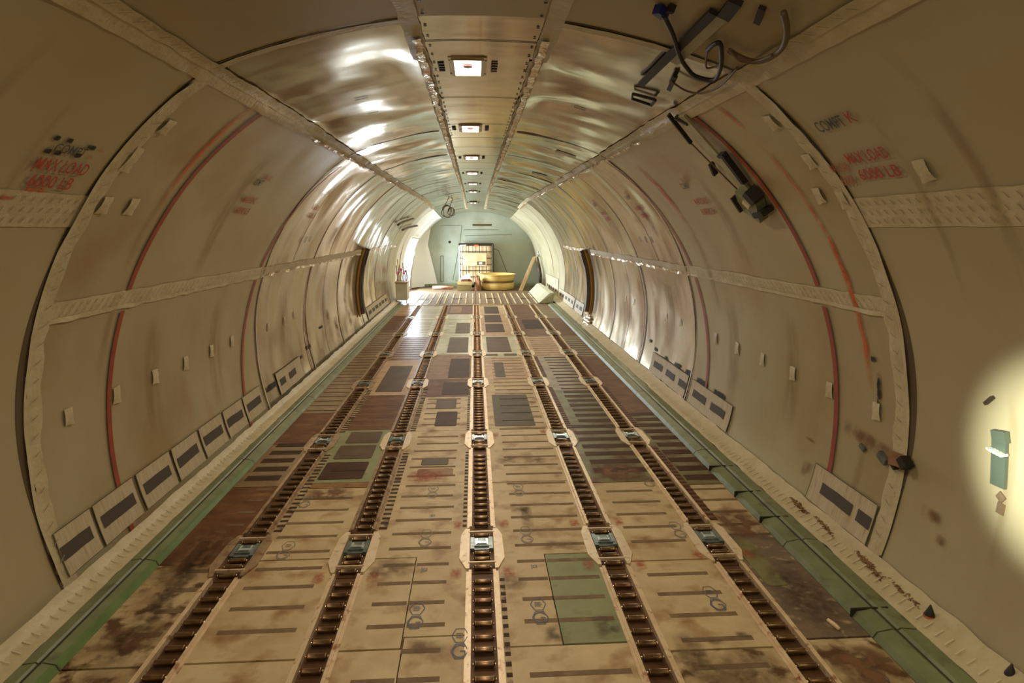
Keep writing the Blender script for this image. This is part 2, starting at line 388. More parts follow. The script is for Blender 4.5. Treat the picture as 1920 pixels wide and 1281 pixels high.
back_line([bx(870, 431), bx(935, 431)]); back_line([bx(872, 442), bx(960, 440)]); back_line([bx(826, 480), bx(826, 528), bx(831, 528), bx(831, 480), bx(826, 480)], .03)
back_line([bx(925, 466), bx(935, 470), bx(952, 515)], .04)
back_line([bx(886, 422), bx(922, 422)], .09, 'gap_dark', 'vent_slot')
x, z = bx(843, 454); m = MB(); m.lathe([(0, 0), (.06, 0)], (0, 0, 0), 12)
m.v = [(x+p[0], 28.565, z+p[1]) for p in m.v]; m.build('bolt_hole', 'screw', back)
m = MB(); m.box(-2.75, 2.75, 28.2, 28.5, 0, .1); tag(m.build('baseboard_back', 'guide_green'), kind='structure')
# curved skin beside the bulkhead, its white standing in for the daylight glare
m = MB(); n = 14; vs = []
for j in range(n+1):
    for i in range(25):
        z = 3.0*i/24; p = surf(-1, s_z(max(.02, z)), 27.5)[0]+.02; xe = -1.72-.42*(1-abs(z-1.9)/1.9)**1
        t = j/n; vs.append((p*(1-t)+xe*t, 27.5+1.02*math.sin(t*math.pi/2), z))
m.add(vs, [(j*25+i, (j+1)*25+i, (j+1)*25+i+1, j*25+i+1) for j in range(n) for i in range(24)]); tag(m.build('trim_5', 'blown_out_skin', None, True), kind='structure')
# reveals of the far right door and the far left window
for q, nm in ((DOOR, 'door_1'),):
    m = MB(); sd, y0, y1, z0, z1 = q
    for (a, b) in ((y0-.08, y0), (y1, min(y1+.08, 28.5))): sheet(m, sd, s_z(z0), s_z(z1), a, b, .02)
    sheet(m, sd, s_z(z1), s_z(z1)+.08, y0-.08, min(y1+.08, 28.5), .02); sheet(m, sd, s_z(z0)-.06, s_z(z0), y0-.08, min(y1+.08, 28.5), .02)
    w1 = tag(m.build(nm, 'cabinet_white'), kind='structure')

# ---------------------------------------------------------------- sealing tape and seams (trim of the setting)
def jig(seed, a_s=.008, a_y=.008):
    return lambda s, y, a, b: (s+a_s*noise.noise(Vector((s*4, y*6, seed)))*(1 if a in (0, 1) else 0), y+a_y*noise.noise(Vector((s*5, y*5, seed+7.7)))*(1 if b in (0, 1) else 0))
def prints(mb, side, s0, s1, y0, y1, pitch, mi, off, slant=.25, size=.045, rows=2):
    """the small grey imprint repeated along the tape"""
    L = max(abs(y1-y0), abs(s1-s0)); n = int(L/pitch)
    for r in range(rows):
        for k in range(n):
            if abs(y1-y0) > abs(s1-s0):
                y = y0+(k+.5+.4*(r % 2))*pitch; s = s0+(s1-s0)*(r+.5)/rows
                q = [(s-size/2, y), (s-size/2, y+.008), (s+size/2, y+.008+slant*size), (s+size/2, y+slant*size)]
            else:
                s = s0+(k+.5)*pitch; y = y0+(y1-y0)*(r+.5)/rows
                q = [(s, y-size/2), (s+.008, y-size/2), (s+.008+slant*size, y+size/2), (s+slant*size, y+size/2)]
            if any(a < 0 or b > 8.3 for a, b in q): continue
            mb.add([surf(side, a, b, off) for a, b in q], [(0, 1, 2, 3)], mi)
trimN = [10]
def trim(mb, mats, smooth=True):
    trimN[0] += 1; return tag(mb.build('trim_%d' % trimN[0], mats, None, smooth), kind='structure')
def pucker(a_, f_): return lambda s, y, a, b: a_*noise.noise(Vector((s*f_, y*f_, 3)))*(1 if 0 < a < 1 or 0 < b < 1 else .3)
for sd in (-1, 1):
    # near ring, broad cream tape with a dark strip as the gap's shadow, camera side
    m = MB()
    sheet(m, sd, .08, S_CEIL-.05, 4.085, 4.225, .008, 0, .05, .05, jig(1+sd, .0, .03), curl=pucker(.012, 9))
    sheet(m, sd, .08, S_CEIL, 4.06, 4.085, .004, 1, .05, .05, lambda s, y, a, b: (s, y-(.06*max(0, math.sin(s*1.7-1)) if b == 0 else 0)))
    prints(m, sd, .2, S_CEIL-.3, 4.10, 4.21, .13, 2, .022, .5, .05, 1)
    trim(m, ['tape', 'gap_dark', 'tape_print'])
    # thinner curled lip
    m = MB(); sheet(m, sd, .15, S_CEIL-.1, 4.06, 4.10, .012, 0, .06, .02, curl=lambda s, y, a, b: (.035*max(0, noise.noise(Vector((s*1.6, sd*3, 1))))*(1-b)))
    trim(m, ['tape'])
    m = MB(); sheet(m, sd, S_CEIL, S_TOP, 4.045, 4.07, .004, 1, .08, .04); sheet(m, sd, S_CEIL+.08, S_TOP-.05, 4.075, 4.16, .006, 0, .06, .05, jig(5, 0, .01), curl=pucker(.006, 8))
    trim(m, ['tape', 'gap_dark'])
    # long horizontal wall tape
    m = MB(); sheet(m, sd, S_WALL+.0, S_WALL+.13, 4.2, 8.3, .006, 0, .03, .07, jig(2+sd, .012, 0), curl=pucker(.008, 14))
    sheet(m, sd, S_WALL-.02, S_WALL+.015, 4.2, 8.3, .012, 0, .02, .07, jig(8+sd, .012, 0), curl=pucker(.014, 11))
    prints(m, sd, S_WALL+.02, S_WALL+.12, 4.25, 8.2, .085, 1, .016, .6, .04, 2)
    trim(m, ['tape', 'tape_print'])
    m = MB(); sheet(m, sd, S_WALL+.0, S_WALL+.12, 8.3, 15.6, .006, 1, .03, .06, jig(12+sd, .012, 0), curl=pucker(.010, 12))
    sheet(m, sd, S_WALL-.02, S_WALL+.02, 8.3, 15.6, .016, 0, .02, .05, jig(18+sd, .02, 0), curl=pucker(.03, 8))
    trim(m, ['tape_gloss', 'wall_card'])
    m = MB(); sheet(m, sd, S_WALL+.0, S_WALL+.1, 16.5, 20.5 if sd > 0 else 22.3, .006, 0, .03, .06, jig(22, .02, 0), curl=pucker(.02, 8)); trim(m, ['tape_gloss'])
    # near bay: broad printed tape, higher on the wall
    sa, sb = s_z(2.57), s_z(2.76)
    m = MB(); sheet(m, sd, sa, sb, 1.0, 4.1, .006, 0, .04, .09, jig(30+sd, .008, .01), curl=pucker(.003, 8))
    prints(m, sd, sa+.01, sb-.01, 2.3, 4.05, .075, 1, .012, .5, .035, 3)
    trim(m, ['tape', 'tape_print'])
    # cornice strip between wall and ceiling
    m = MB(); sheet(m, sd, S_CEIL-.07, S_CEIL+.02, 1.0, 8.4, .008, 0, .02, .07, jig(40+sd, .006, 0), curl=pucker(.012, 10))
    sheet(m, sd, S_CEIL+.02, S_CEIL+.10, 1.0, 8.4, .014, 0, .02, .07, jig(44+sd, .012, 0), curl=pucker(.010, 10))
    prints(m, sd, S_CEIL+.03, S_CEIL+.1, 2.4, 8.2, .12, 1, .026, .8, .05, 1)
    trim(m, ['tape', 'tape_print'])
    m = MB(); sheet(m, sd, S_CEIL-.05, S_CEIL+.09, 8.4, 23.6, .008, 0, .03, .05, jig(50+sd, .012, 0), curl=pucker(.016, 9))
    sheet(m, sd, S_CEIL-.04, S_CEIL-.01, 6.6, 23.6, .028, 1, .015, .05, jig(54+sd, .01, 0), curl=pucker(.05, 7))
    trim(m, ['tape', 'tape_gloss'])
    # strips either side of the central ceiling panels
    m = MB(); sheet(m, sd, S_TOP-.10, S_TOP+.02, 1.0, 5.0, .01, 0, .03, .08, jig(60+sd, .01, 0), curl=pucker(.008, 9))
    sheet(m, sd, S_TOP-.07, S_TOP+.03, 5.0, 26.5, .01, 0, .03, .06, jig(64+sd, .015, 0), curl=pucker(.015, 8))
    sheet(m, sd, S_TOP-.055, S_TOP-.0, 4.4, 26.0, .03, 1, .014, .05, jig(68+sd, .02, 0), curl=pucker(.035, 5))
    trim(m, ['tape', 'tape_gloss'])
    # farther frame seams, brown strips carrying the gap shadow where the liner bows away
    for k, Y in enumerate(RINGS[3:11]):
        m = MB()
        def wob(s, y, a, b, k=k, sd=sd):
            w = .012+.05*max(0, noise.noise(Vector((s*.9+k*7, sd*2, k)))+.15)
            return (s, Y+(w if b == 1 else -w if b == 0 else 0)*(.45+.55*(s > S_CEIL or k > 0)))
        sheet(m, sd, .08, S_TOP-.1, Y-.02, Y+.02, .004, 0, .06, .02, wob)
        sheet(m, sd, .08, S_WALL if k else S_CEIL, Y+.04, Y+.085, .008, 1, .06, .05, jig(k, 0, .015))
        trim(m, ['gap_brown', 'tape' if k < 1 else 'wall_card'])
    # slimmer intermediate seams on the ceiling and the far walls
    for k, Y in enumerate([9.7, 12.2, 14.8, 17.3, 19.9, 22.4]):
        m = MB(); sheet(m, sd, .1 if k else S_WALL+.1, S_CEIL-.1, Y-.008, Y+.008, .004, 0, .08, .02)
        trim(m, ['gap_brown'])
# cross joints of the central ceiling panels
m = MB()
for Y in (3.2, 4.55, 6.4, 7.95, 9.1, 10.1, 11.2, 12.4, 13.6, 15.0, 16.4, 18.0, 19.8, 22.0, 24.0):
    for sd in (-1, 1): sheet(m, sd, S_TOP+.02, SMAX, Y-.008, Y+.008, .004, 0)
trim(m, ['gap_dark'])
m = MB()
for Y in [2.9+.22*i for i in range(28)]:
    for sd in (-1, 1):
        p = surf(sd, S_TOP+.05, Y, .004); m.lathe([(.0, -.004), (.009, -.004), (.011, 0)], p, 8)
tag(m.build('trim_9', 'screw'), kind='structure')
# bottom sealing strip between guide rail and wall
for sd, nm in ((-1, 'baseboard_left'), (1, 'baseboard_right')):
    m = MB(); ny = 330; xs = [2.70, 2.74, 2.80, 2.87, 2.945] if sd < 0 else [2.76, 2.79, 2.82, 2.87, 2.945]; zs = [.045, .058, .066, .082, .13]
    vs = []
    for j in range(ny+1):
        y = .8+(22.8-.8)*j/ny
        for i in range(5):
            n = noise.noise(Vector((xs[i]*6, y*5, sd*4)))
            x = xs[i]+.012*n+( -.02*noise.noise(Vector((y*2.2, 0, sd)))if i == 0 else 0)
            if sd < 0 and i > 2: x -= .02 if i < 4 else .06
            vs.append((sd*x+(X0 if i > 2 else X0/2), y, zs[i]+.010*n))
    fs = [(j*5+i, j*5+i+1, (j+1)*5+i+1, (j+1)*5+i) for j in range(ny) for i in range(4)]
    if sd < 0: fs = [f[::-1] for f in fs]
    m.add(vs, fs)
    y = 2.4
    while y < 9:
        xa, xb = (2.75, 2.86) if sd < 0 else (2.79, 2.87)
        q = [(sd*xa+X0/2, y, .072), (sd*xa+X0/2, y+.010, .072), (sd*xb+X0/2, y+.04, .084), (sd*xb+X0/2, y+.03, .084)]
        m.add(q, [(0, 1, 2, 3)] if sd < 0 else [(3, 2, 1, 0)], 1); y += .085
    tag(m.build(nm, ['tape', 'tape_light'], None, True), kind='structure')

# ---------------------------------------------------------------- markings on the liner (parts of the walls)
def stripe(side, y0, y1, w=.06, z0=.02, z1=3.46, lean=0.0, name='position_stripe', gaps=()):
    m = MB(); s0, s1 = s_z(z0), s_z(z1)
    cuts = [s0]+[c for g in gaps for c in g]+[s1]
    for a, b in zip(cuts[::2], cuts[1::2]):
        k = max(2, int((b-a)/.06)); vs = []
        for i in range(k+1):
            s = a+(b-a)*i/k; t = (s-s0)/(s1-s0); y = y0+(y1-y0)*t
            vs += [surf(side, s, y, .014), surf(side, s, y+w, .014)]
        fs = [(2*i, 2*i+1, 2*i+3, 2*i+2) for i in range(k)]
        if side < 0: fs = [f[::-1] for f in fs]
        m.add(vs, fs)
    return m.build(name, 'red_stripe', wl if side < 0 else wr)
GAP = [(S_WALL-.04, S_WALL+.14)]
stripe(-1, 4.9, 5.22, .06, gaps=[(s_z(.18), s_z(.44))]+GAP); stripe(1, 4.86, 5.14, .06, gaps=GAP)
stripe(-1, 7.66, 8.6, .06, z1=3.4, gaps=GAP); stripe(1, 7.72, 8.5, .06, gaps=GAP)
stripe(-1, 10.78, 10.9, .04, z1=1.93); stripe(1, 11.1, 11.2, .04, z1=1.93)
def smear(side, pts, w, mat, name='rub_mark', off=.010):
    """a soft streak along (z or s, Y) points on one wall"""
    m = MB(); P = pts; vs = []; uv = []; n = len(P)
    L = [0.0]
    for p, q in zip(P, P[1:]): L.append(L[-1]+math.hypot(p[0]-q[0], p[1]-q[1]))
    for i, (s, y) in enumerate(P):
        q0, q1 = P[max(i-1, 0)], P[min(i+1, n-1)]; dx, dy = q1[0]-q0[0], q1[1]-q0[1]; l = math.hypot(dx, dy) or 1
        nx, ny = -dy/l*w/2, dx/l*w/2
        for k, t in enumerate((-1, 0, 1)):
            vs.append(surf(side, s+nx*t, y+ny*t, off)); uv.append(((k)/2, L[i]/L[-1]))
    fs = [(i*3+k, i*3+k+1, (i+1)*3+k+1, (i+1)*3+k) for i in range(n-1) for k in range(2)]
    m.add(vs, fs, 0, uv); return m.build(name, mat, wl if side < 0 else wr)
def dense(a, b, n=12): return [(a[0]+(b[0]-a[0])*i/n, a[1]+(b[1]-a[1])*i/n) for i in range(n+1)]
smear(-1, dense((s_z(3.52), 5.02), (s_z(2.7), 5.0), 16), .09, 'orange_smear'); smear(-1, dense((s_z(2.9), 5.02), (s_z(2.2), 4.95), 10), .12, 'ochre_smear')
smear(-1, dense((s_z(2.2), 4.98), (s_z(1.3), 4.9), 14), .10, 'ochre_smear')
smear(1, dense((s_z(3.52), 4.72), (s_z(3.28), 4.69), 8), .05, 'orange_smear'); smear(1, dense((s_z(3.2), 4.70), (s_z(2.1), 4.56), 20), .07, 'orange_smear')
smear(1, dense((s_z(2.6), 4.62), (s_z(1.3), 4.5), 20), .09, 'orange_smear'); smear(1, dense((s_z(.9), 4.55), (s_z(.1), 4.6), 10), .08, 'ochre_smear')
smear(1, dense((s_z(3.35), 7.7), (s_z(2.6), 7.6), 14), .16, 'orange_smear'); smear(1, dense((s_z(2.7), 7.6), (s_z(1.5), 7.5), 16), .18, 'ochre_smear')
smear(1, dense((s_z(2.95), 9.3), (s_z(2.4), 9.2), 10), .16, 'rust_smear')
for sd in (-1, 1):
    for (za, zb, y, w) in ((3.4, 2.0, 2.95, .10), (3.2, 2.1, 3.4, .06), (1.7, .5, 3.2, .08), (1.8, .6, 5.7, .3), (1.8, .4, 7.1, .35), (3.3, 2.1, 6.3, .25), (1.7, .4, 9.6, .5), (1.7, .4, 12.2, .5), (3.2, 2.1, 11.8, .6)):
        smear(sd, dense((s_z(za), y), (s_z(zb), y+.03), 12), w, 'ochre_smear', 'grime_mark', .009)
for (y, z, h, w) in ((10.22, .52, .07, .2), (9.65, .48, .08, .18), (9.07, .49, .08, .34), (8.6, .48, .1, .24), (8.0, .485, .09, .45), (7.4, .48, .09, .42), (10.6, .6, .06, .14), (4.45, 1.57, .05, .06), (4.4, 1.33, .3, .05)):
    smear(1, dense((s_z(z), y-w/2), (s_z(z), y+w/2), 6), h, 'soot_smear', 'soot_mark')
for (y, z, h, w) in ((8.75, .33, .09, .5), (9.3, .33, .12, .5), (9.9, .35, .12, .6), (10.3, .42, .06, .5), (10.9, .5, .08, .3), (8.05, .34, .12, .45), (11.9, .7, .05, .3)):
    smear(-1, dense((s_z(z), y-w/2), (s_z(z), y+w/2), 6), h, 'soot_smear', 'soot_mark')
smear(1, dense((s_z(.30), 4.6), (s_z(.06), 4.62), 5), .05, 'red_floor')
for (y, z, h, w) in ((5.3, .62, .03, .16), (5.25, .35, .16, .18), (3.75, .62, .10, .2), (3.62, .5, .08, .1)): smear(1, dense((s_z(z), y-w/2), (s_z(z), y+w/2), 6), h, 'rust_smear', 'rust_mark')
for (y, z, h, w) in ((12.6, .8, .35, .4), (13.2, .5, .5, .3), (14.4, .9, .8, .3), (14.6, .5, .4, .3)): smear(-1, dense((s_z(z), y-w/2), (s_z(z), y+w/2), 6), h, 'rust_smear', 'rust_mark')
# lettering
def lettering(txt, side, Y, s, h, width, mat, name='load_marking', slant=.0, off=.016):
    cu = D.curves.new('t', 'FONT'); cu.body = txt; cu.size = 1.0; cu.resolution_u = 3; cu.offset = .009
    ob = D.objects.new('t', cu); COL.objects.link(ob)
    me = D.meshes.new_from_object(ob.evaluated_get(bpy.context.evaluated_depsgraph_get())); D.objects.remove(ob)
    xs = [v.co.x for v in me.vertices]; ys = [v.co.y for v in me.vertices]; x0, x1, y1 = min(xs), max(xs), .72
    vs = []
    for v in me.vertices:
        u = (v.co.x-x0)/(x1-x0)*width; w = v.co.y/y1*h
        vs.append(surf(side, s+w, Y+(u+slant*w)*(1 if side < 0 else -1), off))
    m = MB(); m.add(vs, [list(p.vertices) for p in me.polygons])
    o = m.build(name, mat, wl if side < 0 else wr); o['label'] = '%s lettering reading %s' % ('grey' if 'grey' in mat else 'red', txt); return o
lettering('MAX LOAD', -1, 3.47, s_z(2.875), .085, .43, 'red_letter'); lettering('6000 LB', -1, 3.50, s_z(2.79), .085, .35, 'red_letter')
lettering('COMPT', -1, 3.52, s_z(2.97), .06, .26, 'grey_letter')
for (y, z, w) in ((3.5, 3.03, .05), (3.6, 3.03, .05), (3.8, 3.02, .08), (3.5, 2.965, .06), (3.58, 2.965, .06), (3.74, 2.97, .06)): smear(-1, dense((s_z(z), y-w/2), (s_z(z), y+w/2), 4), .035, 'soot_smear', 'ink_blot')
for (y, z, w) in ((3.9, 3.02, .05), (3.85, 2.97, .05), (3.6, 2.77, .22), (3.4, 2.72, .2)): smear(-1, dense((s_z(z), y-w/2), (s_z(z), y+w/2), 4), .03, 'orange_smear', 'ink_blot')
lettering('COMPT', 1, 3.89, s_z(3.16), .085, .28, 'grey_letter'); lettering('K', 1, 3.57, s_z(3.165), .085, .07, 'red_letter')
lettering('MAX LOAD', 1, 3.85, s_z(2.965), .085, .38, 'red_letter'); lettering('6000 LB', 1, 3.84, s_z(2.865), .085, .37, 'red_letter')
lettering('MAX LOAD', 1, 4.08, s_z(2.93), .075, .2, 'faint_letter'); lettering('6000', 1, 4.05, s_z(2.85), .075, .14, 'faint_letter')
for sd, ys in ((1, (6.86, 9.45, 12.0)), (-1, (6.5, 9.3))):
    for i, y in enumerate(ys):
        lettering('MAX LOAD', sd, y, s_z(2.83), .08, .36, 'red_letter'); lettering('6000 LB', sd, y, s_z(2.72), .08, .36, 'red_letter'); lettering('COMPT', sd, y+(.05 if sd > 0 else -.05), s_z(3.0), .08, .22, 'grey_letter')
        lettering('MAX LOAD', sd, y-.1*sd, s_z(3.06), .07, .2, 'faint_letter')

def ceil_slot(side, s, Y, ln, w=.03, mat='screw', nm='ceiling_slot'):
    m = MB(); sheet(m, side, s-ln/2, s+ln/2, Y-w/2, Y+w/2, .008); return m.build(nm, mat, ceil)
for (px, py, ln) in ((678, 193, .12), (700, 218, .11), (713, 239, .10), (730, 256, .10), (751, 286, .10), (760, 293, .09), (716, 296, .07), (1085, 218, .12), (1030, 285, .10), (1020, 345, .10)):
    r = ray(px, py); t = (3.68-CAMH)/r.z; ceil_slot(-1 if px < 900 else 1, s_x(abs(r.x*t-X0)), r.y*t, ln)
for (Y, s) in ((9.4, S_CEIL+.42), (12.9, S_CEIL+.45)): ceil_slot(1, s, Y, .3, .28, 'hoist_grey', 'ceiling_plate')
for sd in (-1, 1):
    for k in range(5):
        for j in range(3): q = MB(); sheet(q, sd, s_z(2.35), s_z(2.44), 9.6+k*.0+j*.3, 9.63+j*.3, .01) if k == 0 else None; (q.build('liner_slot', 'screw', wl if sd < 0 else wr) if k == 0 else None)

# ---------------------------------------------------------------- ceiling lamps
def lamp(Y, label, power):
    z = surf(1, SMAX, Y)[2]
    t = root('ceiling_lamp', (X0-.10, Y, z), label, 'ceiling light', 'ceiling lamps along the centre line')
    def part(nm, mb, mat): return mb.build(nm, mat, t, org=t.location)
    cx = X0-.10
    m = MB(); m.box(cx-.15, cx+.15, Y-.27, Y+.27, z-.010, z-.002); part('mounting_plate', m, 'lamp_frame')
    m = MB()
    for a in ((-.125, -.105, -.245, .245), (.105, .125, -.245, .245), (-.105, .105, -.245, -.235), (-.105, .105, .235, .245)): m.box(cx+a[0], cx+a[1], Y+a[2], Y+a[3], z-.022, z-.01)
    part('frame', m, 'lamp_frame')
    m = MB(); m.box(cx-.104, cx+.104, Y-.234, Y+.234, z-.016, z-.01); part('diffuser', m, 'lamp_lit')
    m = MB(); m.lathe([(0, -.035), (.036, -.035), (.04, -.016)], (cx, Y-.1, z), 20); part('sensor', m, 'sensor')
    for sx in (-1, 1):
        m = MB(); m.box(cx+sx*.21-.025, cx+sx*.21-.02, Y-.12, Y+.125, z-.016, z-.006)
        for k in range(4): m.box(cx+sx*.21-.025, cx+sx*.21+.025, Y-.12+k*.075, Y-.10+k*.075, z-.016, z-.006)
        part('vent_slots', m, 'screw')
    for k in range(4):
        m = MB(); m.lathe([(0, -.014), (.006, -.014), (.007, -.01)], (cx+(-.14 if k % 2 else .14), Y+(-.2 if k < 2 else .2), z), 8); part('screw', m, 'screw')
    L = D.lights.new('lamp_light', 'AREA'); L.shape = 'RECTANGLE'; L.size = .2; L.size_y = .46; L.energy = power; L.color = (1.0, .86, .67) if Y < 10 else (1.0, .88, .72)
    o = D.objects.new('lamp_light', L); COL.objects.link(o); o.parent = t; o.location = (0, 0, -.045)
    return t
ordl = ['nearest', 'second nearest', 'third nearest', 'fourth nearest', 'fifth nearest', 'sixth nearest', 'seventh and farthest', 'eighth']
for i, Y in enumerate(LAMP_Y):
    PW = LAMP_POWER[i]
    if i < 3: lb = 'rectangular ceiling lamp with a lit diffuser above or behind the camera'
    else: lb = '%s visible rectangular lit lamp in the centre of the metal ceiling' % ordl[i-3]
    lamp(Y, lb, PW)

# ---------------------------------------------------------------- floor panels
LANES = [(-1.88, 'outer left'), (-.985, 'inner left'), (.03, 'centre'), (1.05, 'inner right'), (1.945, 'outer right')]
COLS = {'A': (-2.47, -2.0, 'between left guide rail and outer left track', (-2.42, -2.08)),
        'B': (-1.76, -1.105, 'between the two left roller tracks', (-1.69, -1.19)),
        'C': (-.865, -.09, 'left of the centre roller track', (-.73, -.23)),
        'D': (.15, .93, 'right of the centre roller track', (.3, .90)),
        'E': (1.17, 1.825, 'between the two right roller tracks', (1.27, 1.73)),
        'F': (2.065, 2.49, 'between outer right track and right guide rail', (2.1, 2.48))}
colour_word = {'panel_tan': 'tan', 'panel_tan_dirty': 'dirty tan', 'panel_pink': 'pinkish tan', 'panel_olive': 'olive', 'panel_green': 'light green', 'panel_dull_green': 'dull green',
               'panel_pale': 'pale glossy', 'panel_brown': 'brown', 'panel_ochre': 'ochre brown', 'panel_speckled': 'speckled brown', 'panel_mottled': 'mottled grey brown'}
cnt = {}
NTH = ['nearest', 'second', 'third', 'fourth', 'fifth', 'sixth', 'seventh', 'eighth', 'ninth', 'tenth', 'eleventh', 'twelfth', 'thirteenth']
def slot_ys(y0, y1, pitch=.249):
    k = math.ceil((y0+.04-3.13)/.249); out = []
    y = 3.13+k*.249
    while y < y1-.06: out.append(y); y += pitch
    return out
def panel(c, y0, y1, mat, slots='slot', x0=None, x1=None, covers=(), sx=None, sw=.042, pitch=.249, poly=None, extra='', lim=None):
    a, b, where, srange = COLS[c]; a = a if x0 is None else x0; b = b if x1 is None else x1
    cnt[c] = cnt.get(c, 0)+1
    P = poly or [(a, y0+.004), (b, y0+.004), (b, y1-.004), (a, y1-.004)]
    m = MB(); m.prism(P, -.03, 0.0)
    xs = sx or srange
    if slots:
        for y in slot_ys(y0, y1, pitch):
            l, r = max(xs[0], a+.0), min(xs[1], b-.0)
            if lim and y < 4.5: l, r = max(l, lim[0]), min(r, lim[1])
            if r-l > .05:
                j = random.uniform(-.01, .01); m.box(l+j, r+j, y, y+sw, -.001, .0015, 1)
    lb = '%s %s%s floor panel %s' % (NTH[cnt[c]-1], colour_word[mat], extra, where)
    o = m.build('floor_panel', [mat, slots or 'slot'], org=((a+b)/2, (y0+y1)/2, -.03))
    tag(o, lb, 'floor panel', 'floor panels '+where)
    for (cx0, cx1, cy0, cy1, cmat, *lab) in covers:
        q = MB(); h = .004
        q.prism([(cx0+.02, cy0), (cx1-.02, cy0), (cx1, cy0+.02), (cx1, cy1-.02), (cx1-.02, cy1), (cx0+.02, cy1), (cx0, cy1-.02), (cx0, cy0+.02)], -.001, h)
        if len(lab) > 0 and lab[0]:
            for k in range(lab[0]):
                yy = cy0+(cy1-cy0)*(k+.6)/(lab[0]+.3); q.box(cx0+(cx1-cx0)*.2, cx1-.01, yy, yy+.03, h-.001, h+.002, 1)
        p = q.build('access_cover', [cmat, 'slot_dark'], o, org=(0, 0, 0)); p.location = -Vector(o.location)
        p['label'] = 'flat dark cover inset in the panel'
    return o
# left of centre
panel('C', 2.3, 3.42, 'panel_tan', x1=-.48); panel('C', 2.3, 3.53, 'panel_tan', x0=-.472)
panel('C', 3.43, 4.50, 'panel_tan', x1=-.49)
panel('C', 3.54, 5.94, 'panel_tan', poly=[(-.482, 3.54), (-.09, 3.54), (-.09, 5.936), (-.865, 5.936), (-.865, 4.51), (-.482, 4.51)], lim=(-.48, 0))
panel('C', 5.94, 7.62, 'panel_tan', covers=[(-.62, -.32, 6.44, 6.62, 'grey_cover'), (-.64, -.26, 6.15, 6.33, 'panel_ochre')])
panel('C', 7.62, 9.25, 'panel_tan', covers=[(-.56, -.27, 7.8, 8.45, 'dark_hole'), (-.6, -.3, 8.6, 9.1, 'dark_cover')])
panel('C', 9.25, 10.4, 'panel_brown', None, covers=[(-.55, -.12, 9.4, 10.15, 'dark_hole')])
panel('C', 10.4, 12.55, 'panel_ochre', None, covers=[(-.5, -.12, 10.5, 12.1, 'dark_hole')])
panel('C', 12.55, 14.75, 'panel_pale', None, covers=[(-.62, -.17, 12.75, 14.6, 'dark_cover')])
panel('C', 14.75, 18.7, 'panel_pale', 'slot', sw=.03, covers=[(-.52, -.15, 15.2, 16.9, 'dark_cover')], sx=(-.8, -.2))
panel('C', 18.7, 20.95, 'panel_brown', None, covers=[(-.8, -.45, 18.9, 20.6, 'panel_ochre')])
# right of centre
panel('D', 2.3, 3.40, 'panel_tan'); panel('D', 3.41, 4.49, 'panel_green', x0=.53, extra='')
panel('D', 3.41, 5.93, 'panel_tan', poly=[(.15, 3.41), (.522, 3.41), (.522, 4.5), (.93, 4.5), (.93, 5.926), (.15, 5.926)], lim=(0, .52))
panel('D', 5.94, 7.68, 'panel_tan')
panel('D', 7.69, 9.45, 'panel_tan', covers=[(.24, .78, 7.75, 9.3, 'grey_cover', 4)])
panel('D', 9.45, 10.3, 'panel_tan')
panel('D', 10.3, 12.2, 'panel_pink', covers=[(.34, .52, 10.5, 11.7, 'grey_cover')], sx=(.3, .88))
panel('D', 12.2, 14.7, 'panel_pale', None, covers=[(.24, .76, 12.75, 14.6, 'dark_cover'), (.2, .45, 12.35, 12.55, 'dark_cover'), (.58, .85, 12.35, 12.55, 'dark_cover')])
panel('D', 14.7, 18.7, 'panel_pink', None, covers=[(.26, .74, 15.3, 16.7, 'dark_hole'), (.26, .74, 17.0, 18.5, 'dark_hole')])
panel('D', 18.7, 20.95, 'panel_tan', None, covers=[(.28, .74, 18.8, 20.6, 'dark_hole')])
# between the left tracks
panel('B', 2.3, 3.36, 'panel_tan'); panel('B', 3.37, 4.52, 'panel_tan'); panel('B', 4.53, 5.88, 'panel_tan')
panel('B', 5.89, 6.02, 'panel_ochre', None)
o = panel('B', 6.02, 7.7, 'panel_green', None, covers=[(-1.66, -1.2, 6.1, 6.58, 'dark_hole', 1), (-1.63, -1.2, 6.68, 7.12, 'dark_cover'), (-1.6, -1.2, 7.2, 7.62, 'dark_cover')], extra=' three-hatch')
panel('B', 7.7, 9.4, 'panel_brown', 'slot', sx=(-1.7, -1.2)); panel('B', 9.4, 12.0, 'panel_pink', None, covers=[(-1.62, -1.2, 9.6, 11.5, 'dark_cover', 0)])
panel('B', 12.0, 14.7, 'panel_speckled', 'slot_dark', sx=(-1.7, -1.15)); panel('B', 14.7, 17.8, 'panel_pale', sw=.07, sx=(-1.74, -1.2)); panel('B', 17.8, 20.95, 'panel_pale', sw=.07, sx=(-1.74, -1.2))
# left edge
panel('A', 2.3, 3.35, 'panel_tan_dirty', sw=.06); panel('A', 3.36, 4.5, 'panel_tan_dirty', sw=.05, sx=(-2.2, -2.02)); panel('A', 4.51, 5.95, 'panel_brown', sx=(-2.2, -2.05))
panel('A', 5.96, 7.2, 'panel_olive', 'slot_dark', sw=.13, sx=(-2.4, -2.05)); panel('A', 7.2, 8.5, 'panel_brown', None); panel('A', 8.5, 11.0, 'panel_olive', 'slot_dark', sx=(-2.44, -2.02), sw=.03)
panel('A', 11.0, 13.2, 'panel_olive', 'slot_dark', sx=(-2.44, -2.02)); panel('A', 13.2, 15.7, 'panel_olive', 'slot_dark', sx=(-2.44, -2.02), sw=.05)
panel('A', 15.7, 18.5, 'panel_brown', 'slot_dark', sx=(-2.4, -2.1)); panel('A', 18.5, 20.95, 'panel_pink', sx=(-2.44, -2.02))
